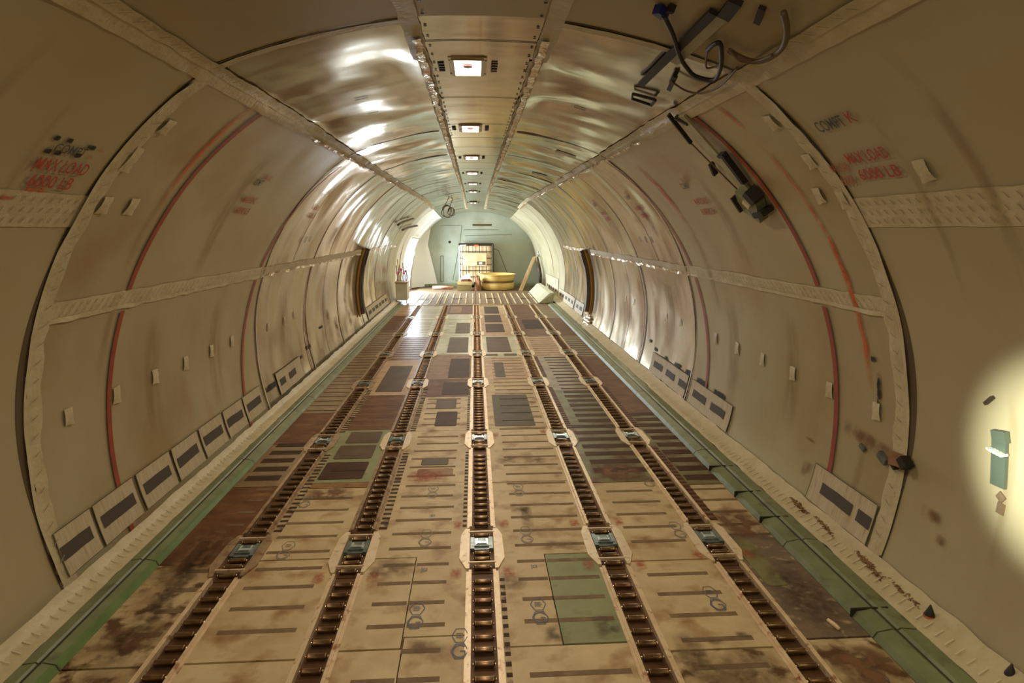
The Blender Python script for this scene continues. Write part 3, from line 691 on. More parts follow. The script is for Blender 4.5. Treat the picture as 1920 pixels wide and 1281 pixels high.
# between the right tracks
panel('E', 2.3, 3.30, 'panel_tan_dirty'); panel('E', 3.31, 4.34, 'panel_tan'); panel('E', 4.35, 5.86, 'panel_tan')
panel('E', 5.87, 7.7, 'panel_dull_green', 'dark_hole', sw=.13, sx=(1.25, 1.82), extra=' striped'); panel('E', 7.71, 9.5, 'panel_dull_green', 'dark_hole', sw=.13, sx=(1.38, 1.82), extra=' striped')
panel('E', 9.51, 12.2, 'panel_olive', 'slot_dark', sw=.06, sx=(1.38, 1.82)); panel('E', 12.2, 14.7, 'panel_pink', sw=.05, sx=(1.25, 1.8)); panel('E', 14.7, 17.8, 'panel_brown', None, covers=[(1.3, 1.8, 15.8, 17.4, 'slot_dark')]); panel('E', 17.8, 20.95, 'panel_brown', 'slot', sw=.02)
# right edge
panel('F', 2.3, 3.36, 'panel_tan_dirty'); panel('F', 3.37, 4.72, 'panel_mottled', None, covers=[(2.10, 2.26, 3.95, 4.66, 'panel_dull_green', 0)]); panel('F', 4.73, 5.75, 'panel_tan')
panel('F', 5.76, 7.0, 'panel_dull_green', 'dark_hole', sw=.14, sx=(2.16, 2.5)); panel('F', 7.0, 8.2, 'panel_dull_green', 'dark_hole', sw=.14, sx=(2.16, 2.5)); panel('F', 8.2, 10.2, 'panel_brown', None); panel('F', 10.2, 12.2, 'panel_brown', 'slot')
panel('F', 12.2, 14.7, 'panel_olive', 'slot_dark', sw=.05, sx=(2.08, 2.5)); panel('F', 14.7, 17.8, 'panel_brown', 'slot'); panel('F', 17.8, 20.95, 'panel_olive', 'slot')
FP = [o for o in D.objects if o.name.startswith('floor_panel') and o.parent is None]
def panel_at(x, y):
    for o in FP:
        c = [v.co for v in o.data.vertices[:8]]
        if min(p.x for p in c) <= x-o.location.x <= max(p.x for p in c) and min(p.y for p in c) <= y-o.location.y <= max(p.y for p in c): return o
    return None
def floor_smear(x0, x1, y0, y1, mat, name='stain', skew=0.0, z=.0045):
    o = panel_at((x0+x1)/2, (y0+y1)/2) or FP[0]
    m = MB(); vs = []; uv = []
    for j in range(7):
        for i in range(7):
            a, b = i/6, j/6; vs.append((x0+(x1-x0)*a+skew*b, y0+(y1-y0)*b, z)); uv.append((a, b))
    m.add(vs, [(j*7+i, j*7+i+1, (j+1)*7+i+1, (j+1)*7+i) for j in range(6) for i in range(6)], 0, uv)
    p = m.build(name, mat, o, org=(0, 0, 0)); p.location = -Vector(o.location); return p
for a in ((-2.3, -2.1, 3.2, 5.0, 'oil_floor'), (-2.45, -2.0, 3.5, 3.75, 'brown_floor'), (-2.47, -2.0, 4.2, 5.2, 'brown_floor'), (-2.45, -2.05, 2.9, 3.3, 'brown_floor'), (-1.75, -1.3, 3.0, 3.2, 'oil_floor'), (-1.7, -1.2, 5.6, 5.88, 'brown_floor'),
          (-.86, -.5, 4.2, 4.5, 'stain_floor'), (-.46, -.2, 3.36, 3.5, 'stain_floor'), (-.75, -.3, 5.95, 6.3, 'red_floor'), (.38, .5, 4.9, 5.4, 'stain_floor'), (.3, .5, 5.2, 5.4, 'stain_floor'), (.5, .85, 4.55, 4.72, 'stain_floor'),
          (.16, .36, 4.0, 4.2, 'stain_floor'), (.4, .56, 3.4, 3.6, 'oil_floor'), (.74, .93, 3.42, 3.7, 'oil_floor'), (.2, .5, 6.4, 6.7, 'stain_floor'), (.5, .8, 6.4, 6.65, 'stain_floor'),
          (1.2, 1.8, 5.86, 6.4, 'brown_floor'), (1.2, 1.4, 3.0, 3.5, 'stain_floor'), (2.1, 2.5, 4.6, 5.2, 'brown_floor'), (2.1, 2.5, 3.4, 4.2, 'oil_floor'), (1.2, 1.8, 2.8, 3.3, 'stain_floor'), (2.05, 2.5, 2.9, 3.3, 'brown_floor')): floor_smear(*a)
for lx, y in ((.03, 4.25), (.03, 5.02), (1.05, 4.3), (1.05, 5.0), (-.985, 4.25), (.03, 7.4), (1.05, 7.5), (1.945, 4.4)):
    for sx in (-1, 1): floor_smear(lx+sx*.2-.05, lx+sx*.2+.05, y-.09, y+.09, 'red_floor', 'rust_stain')
# hexagonal stamps
def ribbon(m, pts, w, z, closed=True):
    k = len(pts); P = pts+[pts[0]] if closed else pts
    for (x0, y0), (x1, y1) in zip(P, P[1:]):
        l = math.hypot(x1-x0, y1-y0) or 1; nx, ny = -(y1-y0)/l*w/2, (x1-x0)/l*w/2
        m.add([(x0-nx, y0-ny, z), (x1-nx, y1-ny, z), (x1+nx, y1+ny, z), (x0+nx, y0+ny, z)], [(0, 1, 2, 3)])
def stamp(x, y, r=.085, mat='stamp_blue', rot=0.0):
    m = MB(); z = .0042
    ribbon(m, [(x+r*.62*math.cos(math.radians(60*k)), y+r*math.sin(math.radians(60*k))*.9) for k in range(6)], .007, z)
    ribbon(m, [(x+r*.5*math.cos(math.radians(t)), y+r*.65*math.sin(math.radians(t))) for t in range(40, 321, 20)]+[(x+r*.38, y), (x+.02*r, y)], .008, z, False)
    y2 = y+r*1.75
    ribbon(m, [(x+r*.62*math.cos(math.radians(60*k)), y2+r*math.sin(math.radians(60*k))*.9) for k in range(6)], .006, z)
    for k in (-1, 0, 1): ribbon(m, [(x-r*.3, y2+k*r*.22), (x+r*(.3-.1*abs(k)), y2+k*r*.22)], .007, z, False)
    o = panel_at(x, y) or FP[0]; p = m.build('stamp', mat, o, org=(0, 0, 0)); p.location = -Vector(o.location); p['label'] = 'grey blue hexagonal factory stamp'
for a in ((.41, 3.68), (-.42, 3.68), (-.12, 3.38), (-.44, 4.74), (.41, 4.74), (-.44, 5.66), (.41, 5.66), (-1.63, 5.52), (-1.55, 4.6), (1.72, 4.75), (1.75, 5.8), (1.65, 3.75), (2.3, 3.0)): stamp(a[0], a[1], .085, 'stamp_blue' if a[1] < 4 else 'stamp_faint')
for (x, y) in ((-.42, 4.3), (.42, 4.3), (.42, 5.2), (-.42, 5.2)):
    m = MB(); ribbon(m, [(x, y), (x+.025, y), (x+.03, y+.03), (x, y+.03)], .006, .0042); ribbon(m, [(x-.01, y-.02), (x-.01, y+.04)], .006, .0042, False)
    o = panel_at(x, y); p = m.build('stamp', 'stamp_blue', o, org=(0, 0, 0)); p.location = -Vector(o.location)

# ---------------------------------------------------------------- roller tracks and cargo locks
LOCKS = [4.62, 7.25, 10.1, 12.6, 15.1, 18.0]
SEG = [(2.3, 4.27)]+[(a+.34, b-.34) for a, b in zip(LOCKS, LOCKS[1:])]+[(18.34, 20.95)]
rm = MB()
rm.tube([(-.062, 0, 0), (-.055, 0, 0), (-.05, 0, 0), (.05, 0, 0), (.055, 0, 0), (.062, 0, 0)], [.012, .021, .019, .019, .021, .012], 12)
rm.tube([(-.074, 0, 0), (-.06, 0, 0)], .008, 8, 1); rm.tube([(.06, 0, 0), (.074, 0, 0)], .008, 8, 1)
ro = rm.build('roller', ['roller', 'roller_axle'], None, True); roller_mesh = ro.data; D.objects.remove(ro)
for li, (lx, ln) in enumerate(LANES):
    for si, (a, b) in enumerate(SEG):
        t = root('roller_track', (lx, a, 0), '%s stretch of cream edged roller track in the %s lane of the floor' % (NTH[si], ln), 'roller track', 'roller tracks in the floor')
        def part(nm, mb, mat): return mb.build(nm, mat, t, org=t.location)
        m = MB(); m.box(lx-.098, lx+.098, a, b, -.03, -.024); part('trough', m, 'trough')
        for sx in (-1, 1):
            m = MB(); m.box(lx+sx*.092-.011, lx+sx*.092+.011, a, b, -.03, .018); m.box(lx+sx*.112-.01, lx+sx*.112+.01, a, b, -.03, .004)
            part('side_rail', m, 'rail_cream' if lx > -.5 or si < 1 else 'rail_grey')
        pitch = .127; n = int((b-a-.06)/pitch)
        for k in range(n):
            o = D.objects.new('roller', roller_mesh); COL.objects.link(o); o.parent = t
            o.location = (0, .07+k*pitch, -.001)
            if si == 0 and k % 5 == 4 and li in (2, 3): o.location.z = -.01
        # saw-toothed rack of dark notches beside the rails
        if (li, si) in ((1, 1), (1, 2), (0, 1), (0, 2), (3, 2), (3, 3), (4, 1), (4, 2), (4, 3), (2, 0), (2, 1), (2, 2)):
            m = MB(); sx = 1 if li != 2 else (1 if si == 0 else -1); w = .07 if li != 2 else .035
            xa = lx+sx*.128; m.box(min(xa, xa+sx*w), max(xa, xa+sx*w), a+.02, b-.02, -.002, .001, 1)
            for k in range(int((b-a)/.09)):
                xa = lx+sx*.128; m.box(min(xa, xa+sx*w), max(xa, xa+sx*w), a+.03+k*.09, a+.065+k*.09, -.001, .0035)
            p = part('notched_strip', m, ['dark_hole' if li > 2 else 'slot_dark', 'panel_brown' if li > 2 else 'panel_tan_dirty'])
    for k, Y in enumerate(LOCKS):
        t = root('cargo_lock', (lx, Y, 0), '%s cargo lock with chamfered side plates in the %s roller lane' % (NTH[k], ln), 'cargo lock', 'cargo locks along the roller tracks')
        def part(nm, mb, mat): return mb.build(nm, mat, t, org=t.location)
        m = MB(); m.box(lx-.1, lx+.1, Y-.34, Y+.34, -.03, -.022); part('base', m, 'trough')
        for sx in (-1, 1):
            m = MB(); q = [(.098, -.32), (.125, -.32), (.178, -.17), (.172, .20), (.135, .31), (.098, .31)]
            P = [(lx+sx*x, Y+y) for x, y in q]; P = P if sx > 0 else P[::-1]
            m.prism(P, -.03, .012); part('side_plate', m, 'lock_plate' if lx > -1.5 else 'rail_grey')
        m = MB(); m.box(lx-.092, lx+.092, Y-.02, Y+.17, -.02, -.002); m.box(lx-.08, lx+.08, Y+.02, Y+.04, -.002, .01)
        m.box(lx-.092, lx-.06, Y-.02, Y+.17, -.002, .008); m.box(lx+.06, lx+.092, Y-.02, Y+.17, -.002, .008); part('pawl_housing', m, 'lock_steel')
        m = MB(); m.box(lx-.045, lx+.045, Y+.045, Y+.075, -.002, .02); m.box(lx-.05, lx-.035, Y+.04, Y+.13, -.002, .014); m.box(lx+.035, lx+.05, Y+.04, Y+.13, -.002, .014); part('pawl', m, 'lock_bright')
        for yy in (-.245, .245):
            m = MB(); m.box(lx-.11, lx+.11, Y+yy, Y+yy+.016, -.005, .017); part('cross_bar', m, 'rail_cream')
        for y in (-.17, -.08, .21, -.29):
            o = D.objects.new('roller', roller_mesh); COL.objects.link(o); o.parent = t; o.location = (0, y, -.001)

# ---------------------------------------------------------------- side guide rails
cuts = [1.0, 3.35, 4.5, 6.6, 9.2, 12.2, 15.2, 18.2, 20.95]
for sd, nm in ((-1, 'left'), (1, 'right')):
    for k, (a, b) in enumerate(zip(cuts, cuts[1:])):
        xc, hw = (-2.565, .105) if sd < 0 else (2.64, .145); K = hw/.085
        t = root('guide_rail', (xc, a, 0), '%s length of green guide rail along the foot of the %s wall' % (NTH[k], nm), 'guide rail', 'green guide rails along the walls')
        def part(n_, mb, mat): return mb.build(n_, mat, t, org=t.location)
        i = -sd                                 # towards the aisle
        m = MB(); P = [(.085, -.03), (.085, .05), (.02, .062), (.008, .05), (-.0, .05), (-.012, .058), (-.07, .04), (-.085, 0.0), (-.085, -.03)]
        for y0, y1 in ((a+.006, b-.006),):
            vs = [(xc+sd*x*K, y0, z) for x, z in P]+[(xc+sd*x*K, y1, z) for x, z in P]; n = len(P)
            fs = [(q, (q+1) % n, n+(q+1) % n, n+q) for q in range(n)]+[tuple(range(n)), tuple(range(n, 2*n))[::-1]]
            m.add(vs, fs)
        part('rail_body', m, 'guide_green')
        m = MB(); m.box(xc+sd*.004-.006, xc+sd*.004+.006, a+.006, b-.006, .049, .0535); part('groove', m, 'guide_groove')
        if sd < 0 and k < 3:
            m = MB(); vs = [(xc-sd*.03*K, a+.01, .0515), (xc-sd*.0705*K, a+.01, .0405), (xc-sd*.087*K, a+.01, .002), (xc-sd*.087*K, b-.01, .002), (xc-sd*.0705*K, b-.01, .0405), (xc-sd*.03*K, b-.01, .0515)]
            m.add(vs, [(0, 1, 4, 5), (1, 2, 3, 4)]); part('bright_face', m, 'guide_bright')
        elif sd > 0:
            for q in range(int((b-a)/.62)) if k < 3 else []:
                m = MB(); y = a+.3+q*.62+random.uniform(-.12, .12); m.box(xc-.155, xc+.10, y, y+.012, .0, .060); part('joint_strip', m, 'frame_black')

# ---------------------------------------------------------------- far roller deck, Y 21 .. 26
for k in range(4):
    xa, xb = -2.5+1.26*k, -2.5+1.26*(k+1)-.02
    m = MB(); m.box(xa, xb, 21.0, 25.9, -.03, 0.0)
    o = tag(m.build('deck_plate', 'panel_mottled', org=(xa, 21, -.03)), 'grey brown deck plate with raised ribs at the far floor end, %s from the left' % NTH[k].replace('nearest', 'first'), 'deck plate', 'ribbed deck plates at the far end')
    for q in range(5):
        for (y0, y1) in ((21.3, 22.9), (23.1, 24.9)):
            x = xa+.14+q*.25; m = MB(); m.box(x-.018, x+.018, y0, y1, 0, .02); p = m.build('rib', 'rail_cream', o, org=(0, 0, 0)); p.location = -Vector(o.location)
    m = MB(); m.box(xa+.4, xa+.75, 22.9, 23.1, 0, .01); p = m.build('cover', 'dark_hole', o, org=(0, 0, 0)); p.location = -Vector(o.location)
m = MB(); m.box(-2.5, 2.55, 20.955, 20.995, -.03, .02); tag(m.build('threshold_strip', 'rail_cream', org=(0, 20.97, -.03)), 'cream metal threshold strip across the floor where the roller tracks end', 'threshold strip')
m = MB(); m.box(-2.5, 2.55, 25.92, 28.15, -.03, 0.0); tag(m.build('deck_plate', 'dark_cover', org=(0, 26, -.03)), 'dark plain deck plate under the tubs and tote at the far end', 'deck plate')

# ---------------------------------------------------------------- low vents along the walls
def vent_card(side, y0, y1, grilles, label, torn=False, z0=.13, z1=.46):
    c = surf(side, s_z(.3), (y0+y1)/2)
    t = root('vent_panel', c, label, 'vent panel', 'low vent panels on the %s wall' % ('left' if side < 0 else 'right'))
    def part(nm, mb, mats): return mb.build(nm, mats, t, org=t.location)
    m = MB(); sheet(m, side, s_z(z0), s_z(z1), y0, y1, .016, 0, .05, .06, jig(y0, .006, .006)); part('card', m, ['wall_card'])
    m = MB()
    for a in ((s_z(z1)-.004, s_z(z1)+.004, y0, y1), (s_z(z0), s_z(z1), y0-.004, y0+.004), (s_z(z0), s_z(z1), y1-.004, y1+.004)): sheet(m, side, *a, .019, 0, .1, .2)
    part('edge_line', m, ['hairline'])
    for (a, b) in grilles:
        m = MB(); sheet(m, side, s_z(.245), s_z(.345), a, b, .021, 0, .05, .1, lambda s, y, u, v: (s+.008*noise.noise(Vector((y*6, s, 2))), y)); part('grille', m, ['vent_dark'])
gl = [(4.13, 4.5), (4.64, 5.1), (5.27, 5.72), (5.88, 6.33), (6.5, 6.97), (7.13, 7.58), (7.76, 8.24)]
pl = [(4.14, 4.57), (4.58, 5.17), (5.2, 5.8), (5.82, 6.42), (6.44, 7.05), (7.07, 7.66), (7.68, 8.33)]
for k in range(7): vent_card(-1, pl[k][0]+.01, pl[k][1]-.01, [gl[k]] if k else [(4.16, 4.5)], 'pale vent panel low on the left wall, %s beyond the near frame' % NTH[k].replace('nearest', 'first'))
vent_card(-1, 9.0, 10.3, [(9.1, 9.35), (9.55, 9.95)], 'sooty vent panel low on the left wall beyond the second frame')
vent_card(-1, 16.7, 20.6, [(16.9+.62*i, 17.35+.62*i) for i in range(6)], 'row of small dark vents low on the far left wall past the dark door pad')
vent_card(1, 4.24, 5.12, [(4.26, 4.43), (4.5, 4.95)], 'pale vent panel with two dark slots low on the right wall beside the near frame')
vent_card(1, 6.95, 8.33, [(7.1, 7.55), (7.73, 8.2)], 'two-slot vent panel low on the right wall, just before the second frame')
vent_card(1, 8.5, 10.3, [(8.52, 8.85), (9.04, 9.48), (9.68, 10.12)], 'vent panel with three dark slots low on the right wall, just beyond the second frame')
vent_card(1, 17.2, 18.5, [(17.4, 17.75), (17.95, 18.3)], 'vent panel with two dark slots low on the far right wall beside the foil')
vent_card(1, 18.8, 22.3, [(19+.62*i, 19.4+.62*i) for i in range(5)], 'vent panel with five dark slots low on the far right wall')
vent_card(1, 22.6, 25.9, [(22.8+.62*i, 23.15+.62*i) for i in range(5)], 'cream five-slot vent panel low on the far right wall above the green cover', z0=.2, z1=.75)

# ---------------------------------------------------------------- little cream patches stuck on the walls
def patch(side, y, z, label, w=.09, h=.14, seed=0):
    m = MB(); s = s_z(z)
    sheet(m, side, s-h/2, s+h/2, y-w/2, y+w/2, .010, 0, .03, .02, jig(seed, .02, .02), curl=lambda s_, y_, a, b: .008*math.sin(a*math.pi)+.014*(a < .1)*(b > .5))
    o = m.build('tape_patch', ['tape'], None, True, org=surf(side, s, y))
    return tag(o, label, 'tape patch', 'cream tape patches on the liner')
rown = ['first', 'second', 'third', 'fourth', 'fifth', 'sixth']
for k, y in enumerate((4.52, 5.14, 5.76, 6.38, 7.0, 7.6)): patch(-1, y, 1.2, 'small cream tape patch at mid height on the left wall, %s from the near frame' % rown[k], seed=k)
for k, y in enumerate((4.43, 5.08, 5.71, 6.36, 7.01, 7.68)): patch(1, y, 1.16, 'small cream tape patch at mid height on the right wall, %s from the near frame' % rown[k], seed=k+9)
for k, y in enumerate((9.0, 9.7, 10.3)): patch(-1, y, 1.15, 'tiny tape patch on the left wall beyond the second frame, %s of three' % rown[k], .05, .12, 21+k)
for k, y in enumerate((9.1, 9.8, 11.9, 12.5)): patch(1, y, 1.15, 'tiny tape patch on the right wall beyond the second frame, %s of four' % rown[k], .05, .12, 31+k)
for k, (sd, y, z, lb) in enumerate(((-1, 4.3, 3.22, 'cream tape scrap high on the left wall just past the near frame'), (-1, 4.25, 3.0, 'long cream tape scrap on the upper left wall beside the near frame'), (-1, 4.3, 2.72, 'crumpled cream tape scrap on the left wall where the tapes meet'), (-1, 4.62, 2.72, 'thin tape scrap on the upper left wall between frame and red stripe'),
        (1, 4.3, 3.28, 'cream tape scrap high on the right wall just past the near frame'), (1, 4.25, 3.02, 'cream tape scrap beside the faint red lettering on the right'), (1, 4.42, 2.8, 'cream tape scrap on the right wall beside the orange streak'), (1, 4.18, 2.76, 'torn white tape scrap on the right wall where the tapes meet'), (1, 3.3, 2.87, 'crumpled cream patch right of the MAX LOAD lettering'))): patch(sd, y, z, lb, .1, .13 if k != 1 else .2, 40+k)

# ---------------------------------------------------------------- overhead cables, channel and hoist on the right
def sfl(side, pts, off, sub=10):
    """smooth path over the liner through pixels of the photograph that lie on it"""
    P = []
    for (px, py) in pts:
        r = ray(px, py); t = .5
        while t < 40:
            q = Vector((0, 0, CAMH))+r*t; x = abs(q.x-X0)
            zt = prof(s_x(x))[1] if x < 1.69 else (ZC+math.sqrt(max(0, R*R-x*x)))
            if x >= R or (q.z > ZC and q.z > zt): break
            t += .01
        P.append(Vector((q.x, q.y, q.z)))
    out = []
    for i in range(len(P)-1):
        p0, p1, p2, p3 = P[max(i-1, 0)], P[i], P[i+1], P[min(i+2, len(P)-1)]
        for k in range(sub):
            t = k/sub; out.append(.5*((2*p1)+(-p0+p2)*t+(2*p0-5*p1+4*p2-p3)*t*t+(-p0+3*p1-3*p2+p3)*t**3))
    out.append(P[-1]); c = Vector((X0, 0, ZC)); res = []
    for p in out:
        n = (Vector((c.x, p.y, c.z))-p).normalized(); res.append(p+n*off)
    return res
def cable(name, pts, r, mat, label, off=.03, cat='cable', jit=.0):
    P = sfl(1, pts, off)
    if jit: P = [p+Vector((noise.noise(p*9), noise.noise(p*9+Vector((5, 0, 0))), 0))*jit for p in P]
    m = MB(); m.tube(P, r, 8); o = m.build(name, mat, None, True, org=P[0]); return tag(o, label, cat, None)
cable('loop_cable', [(1250, 10), (1268, 48), (1282, 92), (1296, 115), (1312, 130), (1345, 137), (1358, 118), (1361, 90), (1358, 66), (1346, 68), (1335, 78)], .014, 'cable_black', 'black cable hanging in a big loop under the right ceiling', .05)
cable('loop_cable', [(1335, 78), (1330, 95), (1330, 117), (1345, 116), (1358, 108)], .006, 'cable_brown', 'thin inner loop of wire inside the black ceiling cable loop', .035)
cable('loop_cable', [(1376, 80), (1396, 92), (1425, 101), (1455, 92), (1478, 72), (1486, 40), (1480, 5)], .016, 'cable_brown', 'brown cable bundle sagging in a bow under the right cornice', .05)
cable('loop_cable', [(1378, 74), (1400, 96), (1430, 97), (1460, 85)], .010, 'cable_brown', 'second thinner brown cable in the sagging bow under the right cornice', .06)
cable('loop_cable', [(1262, 145), (1290, 163), (1318, 168), (1345, 160), (1368, 142), (1388, 118)], .007, 'cable_brown', 'thin brown wire arcing below the black channel at the cornice', .03)
# channel
def slab(name, pa, pb, w, th, mat, off, parent=None, n=10):
    """a bar lying on the liner between two pixels"""
    P = sfl(1, [pa, pb], off, n); m = MB(); c = Vector((X0, 0, ZC)); vs = []
    for i, p in enumerate(P):
        nrm = (Vector((c.x, p.y, c.z))-p).normalized(); t = (P[min(i+1, len(P)-1)]-P[max(i-1, 0)]).normalized(); s = t.cross(nrm).normalized()*w/2
        vs += [p-s, p+s, p+s+nrm*th, p-s+nrm*th]
    fs = [(i*4+a, i*4+(a+1) % 4, (i+1)*4+(a+1) % 4, (i+1)*4+a) for i in range(len(P)-1) for a in range(4)]+[(0, 1, 2, 3), tuple(len(vs)-4+k for k in (3, 2, 1, 0))]
    m.add(vs, fs); return m.build(name, mat, parent, False, org=P[0] if parent is None else (parent.location if parent.type == 'EMPTY' else (0, 0, 0)))
P0 = sfl(1, [(1290, 90), (1291, 91)], .0)[0]
t = root('cable_channel', P0, 'long black edged channel fixed across the ceiling at top right', 'cable channel')
slab('channel_body', (1204, 153), (1342, 14), .05, .025, 'frame_black', .012, t); slab('channel_face', (1262, 110), (1352, 22), .10, .014, 'hoist_grey', .012, t); slab('channel_end', (1362, 22), (1385, -8), .07, .03, 'frame_black', .012, t)
P0 = sfl(1, [(1210, 180), (1211, 181)], .0)[0]
t = root('ceiling_bracket', P0, 'small black rectangular bracket on the ceiling above the right cornice', 'bracket')
for a, b, w in (((1188, 172), (1230, 183), .035), ((1186, 181), (1222, 193), .035), ((1188, 172), (1187, 181), .02), ((1231, 184), (1223, 194), .04)): slab('bracket_bar', a, b, w*.55, .02, 'frame_black', .008, t)
for (a, b), lb in ((((1268, 140), (1256, 165)), 'small black clip on the ceiling below the black channel'), (((1432, 10), (1422, 38)), 'black clip at the top edge of the right ceiling beside the cable bow')):
    tag(slab('ceiling_clip', a, b, .035, .02, 'frame_black', .003, n=3), lb, 'clip')
P0 = sfl(1, [(1246, 8), (1247, 9)], .0)[0]
t = root('cable_connector', P0, 'dark blue connector at the top end of the looped black cable', 'connector'); slab('plug', (1236, 4), (1252, 16), .05, .05, 'blue_plastic', .01, t, 3); slab('collar', (1256, 4), (1268, 8), .03, .04, 'frame_black', .01, t, 3)
# hoist rail that follows the wall down to a greenish box
P0 = sfl(1, [(1350, 300), (1351, 301)], .0)[0]
t = root('hoist_rail', P0, 'pale flat hoist rail with black edges running down the upper right wall', 'hoist rail')
slab('rail_body', (1280, 212), (1404, 352), .13, .02, 'hoist_grey', .016, t)
slab('rail_edge', (1258, 208), (1300, 262), .02, .035, 'frame_black', .018, t); slab('rail_edge', (1362, 280), (1404, 336), .05, .05, 'frame_black', .02, t); slab('rail_edge', (1272, 212), (1296, 224), .03, .04, 'frame_black', .02, t)
slab('rail_hook', (1340, 300), (1348, 320), .03, .05, 'frame_black', .02, t); slab('rail_wire', (1300, 262), (1392, 354), .008, .012, 'cable_brown', .03, t); slab('rail_hook', (1358, 282), (1368, 280), .03, .05, 'frame_black', .03, t)
P0 = sfl(1, [(1420, 375), (1421, 376)], .0)[0]
t = root('hoist_box', P0, 'greenish hoist box with black corners at the lower end of the rail', 'hoist box')
slab('box_body', (1400, 362), (1440, 388), .24, .09, 'box_green', .016, t); slab('top_bracket', (1415, 346), (1434, 366), .10, .11, 'frame_black', .016, t); slab('corner_strap', (1392, 354), (1410, 382), .03, .12, 'frame_black', .016, t)
slab('corner_strap', (1434, 390), (1452, 386), .05, .11, 'frame_black', .016, t); slab('pull_tab', (1415, 360), (1428, 372), .06, .12, 'label_plate', .016, t)

# ---------------------------------------------------------------- fittings on the near right wall
t = root('corroded_fitting', surf(1, s_z(.9), 4.05), 'rusty bracket with black knob gripping the near frame on the right wall', 'bracket')
slab('clamp', (1682, 858), (1704, 866), .09, .05, 'rag_brown', .02, t, 3); slab('knob', (1706, 858), (1716, 878), .06, .07, 'frame_black', .02, t, 3); slab('hook', (1680, 862), (1690, 880), .025, .04, 'frame_black', .02, t, 3)
tag(slab('wall_latch', (1655, 850), (1668, 868), .06, .03, 'lock_steel', .012, n=3), 'small green grey latch on the right wall beside the rusty bracket', 'latch')
tag(slab('wall_latch', (1618, 834), (1626, 845), .035, .02, 'lock_steel', .012, n=3), 'tiny dark latch on the right wall left of the green grey latch', 'latch')
smear(1, dense((s_z(.92), 4.9), (s_z(.86), 4.1), 8), .14, 'rust_smear')
t = root('recessed_latch', surf(1, s_z(1.2), 3.28), 'grey green recessed latch in the bright patch at the right edge', 'latch')
slab('handle_plate', (1880, 812), (1876, 912), .10, .02, 'recess_grey', .004, t, 8); slab('handle_cap', (1870, 815), (1896, 820), .07, .03, 'recess_grey', .01, t, 3)
for k in range(4): slab('grip_stripe', (1866+k*6, 838+k*3), (1876+k*6, 845+k*3), .012, .05, 'fleck_white', .01, t, 2)
for (pa, pb, w, lb) in (((1874, 925), (1884, 940), .05, 'upper torn brown tape flake below the handle plate on the right wall'), ((1872, 950), (1886, 958), .07, 'lower torn brown tape flake below the handle plate on the right wall')):
    tag(slab('torn_tape', pa, pb, w, .006, 'slot', .006, n=3), lb, 'torn tape')
tag(slab('wall_clip', (1852, 756), (1866, 744), .02, .02, 'pad_dark', .006, n=3), 'tiny dark clip on the right wall above the handle plate', 'clip')
# small debris on the floor and strip, right
for (px, py, lb) in ((1742, 1158, 'black cone shaped cap with orange edge on the right sealing strip'), (1893, 1272, 'dark cap at the bottom right corner on the sealing strip')):
    x, y = on_floor(px, py, .07); m = MB(); m.lathe([(.035, 0), (.03, .02), (.004, .085), (0, .086)], (x, y, .075), 14); o = m.build('cone_cap', ['frame_black'], None, True, org=(x, y, .075)); tag(o, lb, 'cap')
    m = MB(); m.lathe([(.037, 0), (.034, .014)], (x, y, .075), 14); q = m.build('orange_edge', 'red_plastic', o, org=(0, 0, 0)); q.location = -Vector(o.location)
x, y = on_floor(1563, 1175); m = MB(); m.tube([(x-.01, y+.05, .014), (x, y, .016), (x+.008, y-.045, .014)], [.012, .014, .012], 10); tag(m.build('wood_chip', 'wood_cream', None, True, org=(x, y, 0)), 'small pale wood chip lying on the dark floor at lower right', 'wood chip')
tuft = random.Random(3)
for k, (px, py, lb) in enumerate(((1495, 945, 'brown frayed insulation tuft at the foot of the right wall before the vent panel'), (1545, 985, 'brown frayed insulation tuft at the foot of the right wall under the red stripe'), (1625, 1055, 'dark frayed insulation tuft at the foot of the near right frame'), (1690, 1105, 'brown frayed insulation tuft on the right sealing strip past the near frame'))):
    x, y = on_floor(px, py, .08); m = MB()
    for q in range(120):
        a = tuft.uniform(0, 6.28); l = tuft.uniform(.015, .05); u = tuft.gauss(0, .05); p = Vector((x+u*.3, y+u*1.6, .07))
        m.tube([p, p+Vector((math.cos(a)*l*.4, math.sin(a)*l*.5, l*.5)), p+Vector((math.cos(a)*l, math.sin(a)*l, l*.45))], [.007, .006, .002], 4)
    tag(m.build('insulation_tuft', 'insul', None, True, org=(x, y, .07)), lb, 'insulation')
for k, (px, py) in enumerate(((1395, 1190), (1420, 1120), (1470, 1085), (1500, 1120), (1480, 1055), (1345, 1205))):
    x, y = on_floor(px, py); floor_smear(x-.06, x+.06, y-.03, y+.03, 'oil_floor', 'bolt_stain')

